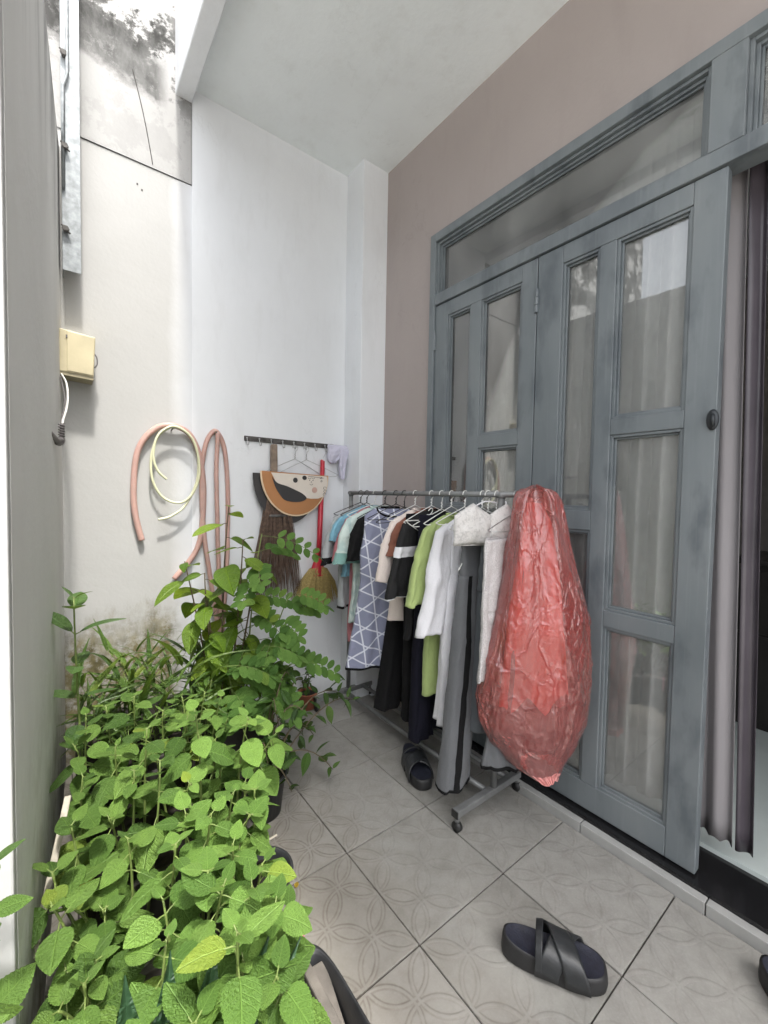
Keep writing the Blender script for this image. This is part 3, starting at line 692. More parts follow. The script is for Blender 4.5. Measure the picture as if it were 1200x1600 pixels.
# ------------------------------------------------------------------ clothes rack
rk = thing('clothes_rack', 'grey steel clothes rack on castors in front of the doors', 'clothes rack', (RX, 1.65, 0))
MB().tube([(RX, .915, RZ), (RX, 2.27, RZ)], .0125, 14).build('rail', M['rack'], rk, smooth=True)
for y in (2.25, 1.10):
    xx = RX
    MB().tube([(xx, y, .075), (xx, y, RZ - .012)], .0135, 12).build('post', M['rack'], rk, smooth=True)
    MB().box(1.232, 1.652, y - .016, y + .016, .062, .090).build('foot_bar', M['rack'], rk, bevel=.004)
    for x in (1.245, 1.640):
        cs = MB().tube([(x, y, .062), (x, y, .040)], .011, 10).build('castor', M['rack'], rk, smooth=True)
        MB().tube([(x - .010, y, .020), (x + .010, y, .020)], .0205, 16).build('castor_wheel', M['castor'], cs, smooth=True)
    MB().lathe([(.0, .012), (.016, .01), (.016, -.012), (0, -.014)], (xx, y, RZ - .004), 14).build('joint', M['rack'], rk, smooth=True)
    MB().box(1.228, 1.2318, y - .0165, y + .0165, .0615, .0905).build('end_cap', M['castor'], rk)
MB().tube([(RX - .03, 1.10, .076), (RX - .03, 2.25, .076)], .0115, 12).build('lower_bar', M['rack'], rk, smooth=True)
MB().tube([(RX + .11, 1.10, .076), (RX + .11, 2.25, .076)], .0115, 12).build('lower_bar', M['rack'], rk, smooth=True)

# ------------------------------------------------------------------ clothes
def pat_tri(t, c, base):
    x, y, z = t.xyz(c); k = 1 / .088
    out = None
    for a, ph in ((math.radians(8), .13), (math.radians(68), .31), (math.radians(-52), .55)):
        p = t.math('ADD', t.math('MULTIPLY', x, math.cos(a) * k), t.math('MULTIPLY', z, math.sin(a) * k))
        p = t.math('ADD', p, ph)
        f = t.math('ABSOLUTE', t.math('SUBTRACT', t.math('FRACT', p), .5))
        l = t.ramp(f, [(.452, 0), (.466, 1)])
        out = l if out is None else t.math('MAXIMUM', out, l)
    return t.mix(out, base, (.66, .68, .76))
def pat_soft(colb, lo=.5, hi=.62, sc=11):
    def f(t, c, base):
        return t.mix(t.ramp(t.noise(c, sc, 3, .5, 1.2), [(lo, 0), (hi, 1)]), base, colb)
    return f
def pat_rib(t, c, base):
    x, y, z = t.xyz(c)
    n = t.math('SINE', t.math('MULTIPLY', z, 900))
    return t.mix(t.ramp(n, [(.2, 0), (.9, .25)]), base, (.28, .28, .28))
M['c_ltgrey'] = cloth('light grey jersey', (.40, .42, .43)); M['c_black'] = cloth('black jersey', (.006, .006, .0065)); M['c_blue'] = cloth('sky blue jersey', (.19, .39, .50))
M['c_mint'] = cloth('mint printed jersey', (.60, .70, .66), pattern=pat_soft((.45, .58, .56))); M['c_teal'] = cloth('teal trim', (.20, .36, .33)); M['c_pink'] = cloth('dusty pink jersey', (.45, .17, .19))
M['c_lav'] = cloth('lavender grey satin', (.235, .25, .35), rough=.6, pattern=pat_tri); M['c_cream'] = cloth('cream jersey', (.74, .65, .60)); M['c_brown'] = cloth('brown jersey', (.22, .09, .06))
M['c_white'] = cloth('white cotton', (.64, .64, .67)); M['c_green'] = cloth('sage green jersey', (.335, .42, .165)); M['c_navy'] = cloth('black navy cloth', (.006, .006, .013))
M['c_track'] = cloth('grey track cloth', (.125, .13, .138)); M['c_dgrey'] = cloth('slate trousers cloth', (.095, .105, .115)); M['c_marl'] = cloth('grey marl towel', (.50, .48, .48), heather=.22, fine=260)
M['c_bra'] = cloth('white padded lace', (.58, .565, .55), pattern=pat_soft((.46, .45, .44), sc=60)); M['c_dkgrey'] = cloth('charcoal jersey', (.018, .018, .019))
M['c_sock'] = cloth('pale lilac sock', (.56, .55, .66))

shirt('tee_shirt', 'light grey tee with black cuffs and hem, farthest garment on the rack', 2.14, .03, .10, M['c_ltgrey'], hw=.19, length=.60, sl=.29, sang=.20, seed=1, cuff=(.82, M['c_black']), hem=(.965, M['c_black']))
shirt('tee_shirt', 'sky blue tee between the grey and the mint tee', 2.075, .02, .12, M['c_blue'], hw=.19, length=.40, sl=.15, sang=.24, seed=2)
shirt('tee_shirt', 'pale mint printed tee with teal cuffs near the far rack end', 1.99, .03, .06, M['c_mint'], hw=.185, length=.66, sl=.27, sang=.20, seed=3, cuff=(.74, M['c_teal']))
shirt('pink_blouse', 'dusty pink top mostly hidden under the mint tee', 2.04, .03, .06, M['c_pink'], hw=.165, length=.78, sl=.26, sang=.2, seed=4, cat='top', zn=-.09)
t_, k_ = shirt('tee_shirt', 'black tee with a small white line drawing, between the mint tee and the patterned dress', 1.90, .04, .05, M['c_black'], hw=.185, length=.62, sl=.24, sang=.18, seed=5)
mbp = MB()
for c0, c1, rr0 in ((-.115, -.135, .016), (-.098, -.165, .013), (-.12, -.195, .012), (-.085, -.205, .009)):
    mbp.tube([(c0 + rr0 * math.cos(k * .5), -.036 - .004 * math.sin(k), c1 + rr0 * .8 * math.sin(k * .5)) for k in range(11)], .0016, 5)
mbp.build('print', M['c_white'], t_, smooth=True, local=True)
# sleeveless patterned dress
dr = thing('sleeveless_dress', 'lavender-grey sleeveless dress printed with white triangle lines', 'dress', (RX - .02, 1.80, RZ), -.38)
dk = [(0, -.005, 0, -.085, .10, .010), (.05, -.005, 0, -.12, .155, .018), (.16, 0, 0, -.22, .165, .028), (.26, 0, 0, -.32, .185, .032), (.45, -.005, 0, -.48, .175, .034), (.75, -.02, 0, -.75, .19, .038), (1, -.04, 0, -.955, .205, .04)]
MB().grid(loft(dk, fold=.014, seed=6), 72, 64, wrap=True).build('body', M['c_lav'], dr, smooth=True, local=True, solid=.0016)
MB().grid(lambda u, v, f=loft(dk, fold=.014, seed=6, infl=.0022): f(u, .975 + .027 * v), 72, 3, wrap=True).build('hem', M['c_black'], dr, smooth=True, local=True)
MB().tube([(-.005 + .085 * math.cos(q), .0 + .016 * math.sin(q), -.083 - .045 * (1 if math.sin(q) < 0 else .3) * abs(math.sin(q))) for q in [2 * PI * k / 32 for k in range(33)]], .006, 6).build('neckline', M['c_black'], dr, smooth=True, local=True)
MB().tube(spline([(.03, -.03, -.93), (.035, -.035, -1.0), (.02, -.03, -1.06), (.03, -.03, -1.13)], 5), .0028, 6).tube(spline([(.045, -.03, -.93), (.05, -.035, -1.01), (.035, -.03, -1.05)], 5), .0028, 6).build('drawstring', M['c_white'], dr, smooth=True, local=True)

def trousers(name, label, y, rz, mat, cx, w0, w1, ztop, zbot, seed, stripe=None, hem=None, cat='trousers', gap=.0, thk=.030, lean=0, legs=((-1, 0), (1, 0.0)), piping=None):
    t = thing(name, label, cat, (RX, y, RZ), rz)
    wt = [(0, cx, 0, ztop, w0, .014), (.4, cx, 0, ztop - .10, w0 * 1.02, .024), (1, cx, 0, ztop - .20, w0 * 1.02, .03)]
    MB().grid(loft(wt, fold=.006, seed=seed), 48, 14, wrap=True).build('waist', mat, t, smooth=True, local=True, solid=.0016)
    for s, dz in legs:
        lw = w0 * .52
        kk = [(0, cx + s * w0 * .48, 0, ztop - .14, lw, .026), (.3, cx + s * (w0 * .46) + lean * .3, 0, ztop - .14 + (zbot - ztop + .14) * .3, (lw + w1) * .52, thk), (1, cx + s * (w1 + gap) + lean, 0, zbot + dz, w1, thk * 1.1)]
        MB().grid(loft(kk, fold=.009, nf=2.5, seed=seed + s * 2, drift=.012), 34, 48, wrap=True).build('leg', mat, t, smooth=True, local=True, solid=.0016)
        if stripe: MB().grid(loft(kk, fold=.009, nf=2.5, seed=seed + s * 2, drift=.012, th=stripe[0], infl=.0024), 6, 48).build('side_stripe', stripe[1], t, smooth=True, local=True)
        if hem: MB().grid(lambda u, v, f=loft(kk, fold=.009, nf=2.5, seed=seed + s * 2, drift=.012, infl=.0024): f(u, .975 + .027 * v), 34, 3, wrap=True).build('hem', hem, t, smooth=True, local=True)
    return t
trousers('trousers', 'wide black trousers hanging below the patterned dress', 1.73, .05, M['c_black'], .08, .09, .075, -.12, -1.13, 11, thk=.05, lean=-.10)
shirt('tee_shirt', 'cream tee hanging between the patterned dress and the black tee with a white band', 1.64, .05, .10, M['c_cream'], hw=.19, length=.56, sl=.31, sang=.18, sw=.07, seed=7)
shirt('brown_blouse', 'reddish brown top, only a sliver showing beside the cream tee', 1.595, .07, .10, M['c_brown'], hw=.19, length=.42, sl=.18, sang=.14, seed=8, cat='top')
t8, k8 = shirt('tee_shirt', 'black tee with a broad white sleeve band and white piped hem', 1.52, .03, .10, M['c_dkgrey'], hw=.19, length=.62, sl=.36, sang=.17, sw=.085, seed=9, cuff=(.985, M['c_white']))
for s in (-1,):
    sx, sz = .03 + s * .195 * .93, -.085 - .055 * .8; dx, dz = s * math.sin(.17), -math.cos(.17); sl = .36; sw = .085
    sx = .03 + s * .19 * .93
    k2 = [(0, sx - s * .045, 0, sz + .012, .035, .012), (.12, sx - s * .012 + dx * .02, 0, sz - .018, sw * .72, .020), (.35, sx + dx * sl * .40, 0, sz + dz * sl * .40, sw * .92, .026), (1, sx + dx * sl, 0, sz + dz * sl, sw, .026)]
    MB().grid(lambda u, v, f=loft(k2, fold=.013, nf=2.8, seed=9 + s * 3, wave=.014, infl=.0026): f(u, .30 + .16 * v), 30, 6, wrap=True).build('sleeve_band', M['c_white'], t8, smooth=True, local=True)
trousers('trousers', 'black trousers with thin white side piping, under the black tee with a white band', 1.56, .06, M['c_black'], .01, .14, .05, -.10, -1.13, 12, stripe=((PI * 1.36, PI * 1.385), M['c_white']), thk=.03, lean=-.03)
trousers('trousers', 'dark navy trousers with a flared leg under the green tee', 1.45, .06, M['c_navy'], .0, .15, .065, -.10, -1.16, 13, thk=.035, lean=-.04, legs=((-1, 0), (1, .02)))
shirt('tee_shirt', 'sage green tee near the middle of the rack', 1.385, .03, .12, M['c_green'], hw=.19, length=.82, sl=.35, sang=.20, sw=.075, seed=14, fold=.014, zn=-.10)
shirt('white_shirt', 'long white cotton shirt in front of the green tee', 1.30, .04, .10, M['c_white'], hw=.19, length=.90, sl=.46, sang=.17, sw=.075, seed=15, fold=.016, cat='shirt', zn=-.10)
t_ = thing('white_nightshirt', 'long white nightshirt hanging below the white shirt', 'nightshirt', (RX, 1.275, RZ), .1)
MB().grid(loft([(0, .03, 0, -.12, .14, .012), (.3, .03, 0, -.4, .17, .03), (1, -.01, 0, -1.02, .15, .03)], fold=.014, seed=44), 56, 40, wrap=True).build('body', M['c_white'], t_, smooth=True, local=True, solid=.0016)
trousers('track_trousers', 'grey track trousers with a black side stripe reaching the rack foot', 1.185, .10, M['c_track'], -.03, .13, .078, -.20, -1.215, 16, stripe=((PI * 1.30, PI * 1.42), M['c_black']), hem=M['c_black'], lean=-.07, legs=((-1, .0), (1, .28)), thk=.04)
trousers('trousers', 'slate grey trousers beside the striped track trousers', 1.125, .12, M['c_dgrey'], .03, .13, .085, -.20, -.98, 17, lean=.01, thk=.04)
trousers('trousers', 'folded black trousers hanging behind the grey marl towel', 1.155, .10, M['c_black'], .07, .12, .07, -.17, -.62, 27, lean=.0)
# marl towel folded over a hanger
tw = thing('towel', 'pale grey marl towel folded over a hanger beside the red bag', 'towel', (RX - .055, 1.045, RZ), .05)
def tfold(keys, seed): return MB().grid(loft(keys, fold=.010, nf=3, seed=seed, sup=.5), 46, 48, wrap=True)
tfold([(0, -.045, -.010, -.175, .085, .006), (.02, -.045, -.014, -.180, .09, .012), (.5, -.06, -.022, -.45, .088, .012), (1, -.085, -.026, -.72, .08, .010)], 18).build('front_fold', M['c_marl'], tw, smooth=True, local=True)
tfold([(0, .03, .012, -.172, .115, .008), (.02, .03, .014, -.176, .12, .013), (.5, .03, .02, -.48, .12, .013), (1, .03, .024, -.80, .125, .012)], 19).build('back_fold', M['c_marl'], tw, smooth=True, local=True)
# padded bra
br = thing('white_bra', 'white padded lace bra clipped to wire hangers above the trousers', 'bra', (RX - .01, 1.10, RZ + .01), -.30)
for s, cx in ((-1, -.165), (1, -.01)):
    def cup(u, v, s=s, cx=cx):
        x = (u - .5) * .165; z = (v - .5) * .115
        e = max(0, 1 - (x / .0825) ** 2) * max(0, 1 - (z / .0575) ** 2)
        top = .045 * (1 - abs(x) / .0825) * (v > .5) * (v - .5) * 2
        return (cx + x, -.055 - .026 * e ** .8 + .008 * noise.noise(V((x * 30, z * 30, s))), -.150 + z + top - .12 * abs(x) * .3)
    MB().grid(cup, 18, 14).build('cup', M['c_bra'], br, smooth=True, local=True, solid=.004)
MB().box(-.245, .075, -.052, -.046, -.215, -.196).build('band', M['c_bra'], br, local=True, bevel=.002)
MB().tube(spline([(-.16, -.06, -.06), (-.10, -.04, -.04), (-.03, -.02, -.045)], 4), .003, 6).tube(spline([(-.01, -.06, -.06), (.0, -.04, -.04), (.01, -.02, -.045)], 4), .003, 6).build('strap', M['c_white'], br, smooth=True, local=True)

# hangers for them
HG = [(2.14, .1, 'black', 'the farthest grey tee'), (2.075, .12, 'black', 'the sky blue tee'), (1.99, .06, 'white', 'the mint tee'), (1.90, .05, 'black', 'the black tee with a line drawing'), (1.80, .04, 'black', 'the patterned dress'),
      (1.73, .05, 'black', 'the wide black trousers'), (1.64, .1, 'white', 'the cream tee'), (1.52, .1, 'white', 'the black tee with a white band'), (1.45, .06, 'white', 'the navy trousers'), (1.385, .12, 'white', 'the green tee'),
      (1.30, .10, 'white', 'the white shirt'), (1.20, .05, 'white', 'the white bra'), (1.17, -.2, 'white', 'the track trousers'), (1.125, .12, 'white', 'the slate trousers'), (1.03, .12, 'steel', 'the marl towel')]
for y, rz, m, lab in HG:
    deep = lab.endswith('trousers') or 'towel' in lab
    hanger_on_rail('%s wire hanger holding %s' % (m, lab), y, rz, M['hanger_' + m], w=.19, h=.075 if not deep else .07, hook=.075 if not deep else .09, r=.0022, tilt=random.uniform(-.04, .04))
# loose empty hangers dangling among the clothes
for (x, y, z, rx, ry, rz, lab) in ((1.40, 1.44, 1.275, .5, .35, .4, 'empty white hanger lying across the black tee by the green one'), (1.36, 1.14, 1.19, .4, -.5, .3, 'empty white hanger caught above the slate trousers')):
    o = wire_hanger(MB(), .12, .05, .07, .0024).build('clothes_hanger', M['hanger_white'], None, smooth=True)
    o.location = (x, y, z); o.rotation_euler = (rx, ry, rz); tag(o, lab, 'hanger', 'hangers on the clothes rack')

# ------------------------------------------------------------------ red plastic bag over trousers
def bag_mat():
    t = NT('red translucent film'); c = t.coord()
    n = t.noise(c, 5, 4, .6)
    col = t.ramp(n, [(.3, (.88, .19, .175)), (.7, (.95, .33, .31))])
    df = t.new('BsdfDiffuse'); t.link(col, df.inputs[0])
    tl = t.new('BsdfTranslucent'); t.link(col, tl.inputs[0])
    tr = t.new('BsdfTransparent'); tr.inputs[0].default_value = (.96, .56, .53, 1)
    gl = t.new('BsdfGlossy'); gl.inputs['Roughness'].default_value = .13; gl.inputs[0].default_value = (1, .95, .94, 1)
    bmp = t.new('Bump'); bmp.inputs['Strength'].default_value = .48; bmp.inputs['Distance'].default_value = .006
    def crease(scale, dist, w, sc=(1, 1, .55), loc=(0, 0, 0)):
        q = t.math('ABSOLUTE', t.math('SUBTRACT', t.noise(t.coord(scale=sc, loc=loc), scale, 3, .5, dist), .5))
        return t.ramp(q, [(0, 1), (w, .0)])
    hh = t.math('ADD', crease(7, 1.0, .035), t.math('MULTIPLY', crease(15, 1.6, .05, (1, 1, .9), (3, 1, 2)), .3))
    hh = t.math('ADD', hh, t.math('MULTIPLY', t.noise(c, 22, 2, .5, 1.0), .12))
    t.link(hh, bmp.inputs['Height'])
    for s in (gl, df): t.link(bmp.outputs[0], s.inputs['Normal'])
    m0 = t.new('MixShader'); m0.inputs[0].default_value = .5; t.link(df.outputs[0], m0.inputs[1]); t.link(tl.outputs[0], m0.inputs[2])
    m1 = t.new('MixShader'); m1.inputs[0].default_value = .36; t.link(tr.outputs[0], m1.inputs[1]); t.link(m0.outputs[0], m1.inputs[2])
    fr = t.new('Fresnel'); fr.inputs['IOR'].default_value = 1.52; t.link(bmp.outputs[0], fr.inputs['Normal'])
    m2 = t.new('MixShader'); t.link(t.math('MULTIPLY_ADD', fr.outputs[0], 1.9, .01, clamp=True), m2.inputs[0]); t.link(m1.outputs[0], m2.inputs[1]); t.link(gl.outputs[0], m2.inputs[2])
    t.link(m2.outputs[0], t.out.inputs['Surface']); return t.m
M['bag'] = bag_mat()
M['bag_hem'] = simple('folded pink film', (.80, .36, .34), .22, vary=.25, scale=26, bump=.5, bscale=50)
BA = math.atan2(-.61, .79)
BC = V((1.435, .935, 0))
bg = thing('red_plastic_bag', 'crumpled red plastic bag draped over the near end of the clothes rack', 'plastic bag', BC, BA)
S_ = .00246
rows = [(762, 828, 850), (764, 818, 862), (769, 810, 870), (782, 805, 879), (800, 803, 884), (850, 797, 895), (900, 790, 908), (965, 777, 926), (1040, 763, 933), (1095, 752, 934), (1130, 758, 930), (1165, 778, 915), (1195, 806, 895), (1213, 838, 884)]
bk = []
for py, a, b in rows:
    v = (py - 762) / 451.0; zz = 1.372 - v * 1.105
    bk.append((v, ((a + b) / 2 - 832) * S_, 0, zz, (b - a) / 2 * S_, .035 + .075 * min(1, v * 2.2) - .03 * max(0, v - .8) * 5 * .6))
def ridged(P, oct=4):
    h = 0; amp = 1.0
    for k in range(oct):
        h += amp * (1 - 2.2 * abs(noise.noise(P))); P = P * 2.1 + V((3.1, 1.7, 5.3)); amp *= .48
    return h
def bagfn(u, v):
    cx, cy, cz, a, b = lerpkeys(bk, v)
    q = 2 * PI * u; c, s = math.cos(q), math.sin(q)
    P = V((c * 1.5, s * 1.5, v * 3.2))
    wv = V((noise.noise(P * 1.5), noise.noise(P * 1.5 + V((9, 0, 0))), noise.noise(P * 1.5 + V((0, 9, 0))))) * .9
    Q = V((c * 1.5 + wv.x * .5, s * 1.5 + wv.y * .5, v * 3.6 + wv.z * .5))
    d1 = noise.voronoi(Q * 1.9)[0]; d2 = noise.voronoi(Q * 4.3 + V((5, 2, 1)))[0]
    rid = ridged(P * 1.0 + wv, 3) * .30 + .6 - .45 * v * min(.55, d1[1] - d1[0]) - .35 * v * min(.5, d2[1] - d2[0])
    pl = math.sin(q * 8 + 1.6 * noise.noise(V((v * 3, 1, 1))) + 3 * noise.noise(P)) * (.6 * math.exp(-v * 2.6) + .06) + .9 * math.sin(q * 5 + 1.0 + 2.5 * noise.noise(V((v * 2, 4, 2)))) * (1 - v)
    k = .35 + .65 * min(1, v * 2.5)
    msk = .25 + 1.5 * max(0, noise.noise(P * .9 + V((4, 8, 2))) + .25)
    d = .020 * (rid - .5) * k * msk + .0075 * pl
    x = cx + (a + d - .004) * c; y = cy + (b + d * 1.5 - .004) * s
    z = cz + .014 * v ** 3 * noise.noise(V((c * 3, s * 3, 9)))
    return (x, y, z)
MB().grid(bagfn, 280, 340, wrap=True).build('film', M['bag'], bg, smooth=True, local=True)
MB().grid(lambda u, v: bagfn(u, .972 + .03 * v), 160, 4, wrap=True).build('hem', M['bag_hem'], bg, smooth=True, local=True)
def capfn(u, v):
    p = V(bagfn(u, 0)); c = V((bk[0][1], 0, bk[0][3] + .008)); q = p.lerp(c, v); q.z += .006 * math.sin(v * PI / 2); return q
MB().grid(capfn, 96, 6, wrap=True).build('top_gather', M['bag'], bg, smooth=True, local=True)
wt = thing('wrapped_trousers', 'grey trousers with black hems hanging inside the red bag', 'trousers', (RX - .03, .94, RZ), BA)
for s in (-1, 1):
    MB().grid(loft([(0, .02 + s * .02, 0, -.06, .03, .012), (.15, .02 + s * .03, 0, -.2, .045, .02), (1, -.02 + s * .07, .01 * s, -1.045 + .03 * s, .075, .025)], fold=.008, nf=3, seed=60 + s), 36, 40, wrap=True).build('leg', M['c_track'], wt, smooth=True, local=True)
    MB().grid(lambda u, v, f=loft([(0, .02 + s * .02, 0, -.06, .03, .012), (.15, .02 + s * .03, 0, -.2, .045, .02), (1, -.02 + s * .07, .01 * s, -1.045 + .03 * s, .075, .025)], fold=.008, nf=3, seed=60 + s, infl=.002): f(u, .975 + .026 * v), 36, 3, wrap=True).build('hem', M['c_black'], wt, smooth=True, local=True)
ws = thing('wrapped_blouse', 'salmon red blouse showing through the red plastic bag', 'blouse', (RX - .03, .93, RZ), BA)
M['c_salmon'] = cloth('salmon cloth', (.70, .20, .17))
MB().grid(loft([(0, .0, 0, -.03, .03, .015), (.12, .01, 0, -.1, .055, .025), (.5, .02, 0, -.42, .10, .035), (1, .02, 0, -.80, .135, .045)], fold=.014, seed=71, wave=.09), 60, 40, wrap=True).build('body', M['c_salmon'], ws, smooth=True, local=True)
hanger_on_rail('white wire hanger under the red plastic bag', .94, BA, M['hanger_white'], w=.07, h=.04, hook=.05)

# sock on the hook rail
sk = thing('sock', 'pale lilac-white sock knotted over the end of the wall rail', 'sock', (1.46, DD - .04, 1.43))
MB().grid(loft([(0, 1.435, DD - .045, 1.655, .055, .014), (.15, 1.44, DD - .048, 1.64, .068, .022), (.5, 1.43, DD - .048, 1.585, .05, .022), (.8, 1.42, DD - .045, 1.545, .028, .016), (1, 1.42, DD - .045, 1.535, .015, .01)], fold=.014, nf=3, seed=81, wave=.006), 36, 30, wrap=True).build('upper_fold', M['c_sock'], sk, smooth=True)
MB().grid(loft([(0, 1.475, DD - .05, 1.655, .045, .014), (.2, 1.49, DD - .055, 1.62, .042, .022), (.6, 1.488, DD - .055, 1.53, .024, .017), (.9, 1.490, DD - .05, 1.455, .021, .014), (1, 1.490, DD - .05, 1.435, .014, .009)], fold=.008, nf=2, seed=82, wave=.006), 30, 36, wrap=True).build('hanging_end', M['c_sock'], sk, smooth=True)

# ------------------------------------------------------------------ slippers
def foot_outline(n=44):
    pts = []
    for k in range(n):
        q = 2 * PI * k / n; c, s = math.cos(q), math.sin(q)
        L = .136 * math.copysign(abs(c) ** .86, c)
        wid = .0490 + .0075 * (L / .136) - .006 * math.exp(-((L + .02) / .05) ** 2)
        pts.append((L, wid * math.copysign(abs(s) ** .75, s) + .004 * (L / .136)))
    return pts
def make_slipper(name, label, loc, rz):
    t = thing(name, label, 'slipper', loc, rz, 'black slippers')
    o = foot_outline(); n = len(o)
    rings = [(.93, .0), (1.0, .004), (1.015, .016), (1.0, .031), (.985, .0385), (.94, .0395)]
    mb = MB(); vs = [(x * k, y * k, z + .012 * max(0, -x / .136) ** 1.5 * (z > .02)) for k, z in rings for x, y in o]
    fs = [(i * n + j, i * n + (j + 1) % n, (i + 1) * n + (j + 1) % n, (i + 1) * n + j) for i in range(len(rings) - 1) for j in range(n)] + [tuple(range(n))[::-1]]
    mb.add(vs, fs).build('sole', M['rubber'], t, smooth=True, local=True)
    fb = MB()
    def fbed(u, v):
        i = u * n; j = int(i) % n; x, y = o[j]; k = .945 * (1 - v)
        zz = .0395 + .012 * max(0, -x * (1 - v) / .136) ** 1.5 - .006 * min(1, v * 3)
        return (x * k, y * k, zz)
    fb.grid(fbed, n, 7, wrap=True).build('footbed', M['navy_sole'], t, smooth=True, local=True)
    def band(x0, x1, ex0, ex1, hgt, rise, nm):
        # strap from one side (y-) at x0..x1 to the other side at ex0..ex1
        def fn(u, v):
            q = PI * u; yy = -.0540 * math.cos(q); a = x0 + (ex0 - x0) * u; b = x1 + (ex1 - x1) * u
            x = a + (b - a) * v
            zz = .014 + (hgt + rise * (v - .5)) * math.sin(q) ** .55
            return (x, yy * (1 + .02 * math.sin(q)), zz)
        MB().grid(fn, 24, 8).build(nm, M['rubber_top'], t, smooth=True, local=True, solid=.0045)
    band(-.045, .012, .028, .088, .056, -.008, 'strap')
    band(.030, .092, -.045, .014, .061, -.010, 'strap')
    band(-.047, -.030, -.045, -.026, .066, .006, 'strap_edge')
    t.matrix_basis = t.matrix_basis @ Matrix.Diagonal((1.02, 1.08, 1.25, 1))
    return t
make_slipper('slipper', 'black two-strap slipper lying alone on the open floor tiles', (1.100, .603, .001), math.atan2(-.225, .140))
make_slipper('slipper', 'black two-strap slipper beneath the clothes rack by the trouser legs', (1.352, 1.465, .001), math.atan2(-.24, -.115))
make_slipper('slipper', 'black slipper cut off by the bottom corner of the photo', (1.482, .118, .001), math.radians(235))

# ================================================================== PLANTERS
def planter_box(name, label, x0, x1, y0, y1, h, mat, cat='planter', plank=False):
    t = thing(name, label, cat, ((x0 + x1) / 2, (y0 + y1) / 2, 0))
    w = .022
    for nm, a in (('side', (x0, x0 + w, y0, y1)), ('side', (x1 - w, x1, y0, y1)), ('end', (x0 + w, x1 - w, y0, y0 + w)), ('end', (x0 + w, x1 - w, y1 - w, y1))):
        MB().box(*a, .0, h).build(nm, mat, t, bevel=.004)
    def so(u, v):
        x = x0 + w + (x1 - x0 - 2 * w) * u; y = y0 + w + (y1 - y0 - 2 * w) * v
        return (x, y, h - .04 + .02 * noise.noise(V((x * 14, y * 14, 3))))
    MB().grid(so, 24, 30).build('soil', M['soil'], t, smooth=True)
    return t
planter_box('planter_box', 'weathered wooden planter box under the nearest leafy herbs', .03, .455, .50, 1.06, .24, M['grey_wood'])
planter_box('planter_box', 'grey foam planter box in the middle of the plant row', .045, .50, 1.30, 1.82, .24, M['foam'])
planter_box('planter_box', 'grey foam planter box against the back wall under the tall plants', .05, .80, 1.86, 2.41, .26, M['foam'])
def pot(name, label, x, y, r, h, mat, n=30, sx=1, sy=1, cat='plant pot'):
    t = thing(name, label, cat, (x, y, 0))
    MB().lathe([(0, .002), (r * .80, 0), (r * .97, h * .93), (r * 1.05, h * .94), (r * 1.07, h * .97), (r * 1.04, h), (r * .95, h), (r * .93, h * .9), (r * .8, h * .75)], (x, y, 0), n, sx, sy).build('pot', mat, t, smooth=True)
    MB().lathe([(r * .93, h * .84), (r * .5, h * .87), (0, h * .86)], (x, y, 0), n, sx, sy).build('soil', M['soil'], t, smooth=True)
    return t
pot('plant_pot', 'small black plastic pot peeping out beside the herb leaves', .475, 1.18, .085, .20, M['pot_black'])
pot('plant_pot', 'terracotta pot half hidden by leaves at the far rack foot', 1.22, 2.33, .06, .10, M['clay'])
pot('plant_pot', 'black plastic pot of the glossy-leaved shrub', .66, 1.66, .10, .17, M['pot_black'])
# black rounded trough with planks inside
tb = thing('black_trough', 'black rounded plastic trough holding planks at the bottom edge of the photo', 'trough', (.46, .70, 0))
def trough(u, v):
    q = 2 * PI * u; c, s = math.cos(q), math.sin(q)
    prof = [(.80, 0), (.86, .06), (.95, .17), (1.0, .195), (1.06, .198), (1.085, .19), (1.06, .203), (.97, .207), (.90, .20), (.86, .10), (.82, .02)]
    i = v * (len(prof) - 1); a = int(min(i, len(prof) - 2)); f = i - a
    k = prof[a][0] * (1 - f) + prof[a + 1][0] * f; z = prof[a][1] * (1 - f) + prof[a + 1][1] * f
    return ((.462 + .052 * k * math.copysign(abs(c) ** .55, c)), .735 + .165 * k * math.copysign(abs(s) ** .6, s), z)
MB().grid(trough, 48, 30, wrap=True).build('tub', M['pot_black'], tb, smooth=True)
def plank(name, label, mat, p0, p1, w, th, cat='plank', roll=0):
    p0, p1 = V(p0), V(p1); d = (p1 - p0); L = d.length
    o = MB().box(0, L, -w / 2, w / 2, -th / 2, th / 2).build(name, mat, None, bevel=.003)
    o.matrix_basis = Matrix.Translation(p0) @ d.to_track_quat('X', 'Z').to_matrix().to_4x4() @ Matrix.Rotation(roll, 4, 'X')
    return tag(o, label, cat)
plank('wooden_plank', 'grey weathered plank standing in the black trough', M['grey_wood'], (.470, .60, .04), (.478, .865, .19), .055, .018, roll=.3)
plank('wooden_plank', 'reddish damp plank between the trough and the herb box', M['red_wood'], (.415, .55, .16), (.428, .93, .19), .045, .02, roll=.2)
plank('wooden_plank', 'pale grey board end lying beside the herbs above the trough', M['grey_wood'], (.43, .93, .20), (.475, 1.08, .20), .05, .02)
plank('wooden_lath', 'pale wooden lath leaning between the herbs and the grey wall', M['stick'], (-.055, 1.16, .30), (.012, 1.40, .50), .016, .006)
tag(MB().tube([(.50, .97, .15), (.513, .965, .235)], .0045, 8).build('pink_straw', M['pink_straw'], None), 'short pink plastic straw sticking up behind the black trough', 'straw')
tag(MB().tube([(.42, 1.235, .225), (.545, 1.24, .235)], .0032, 6).build('thin_stick', M['stick'], None), 'thin white stick lying over the small black pot', 'stick')

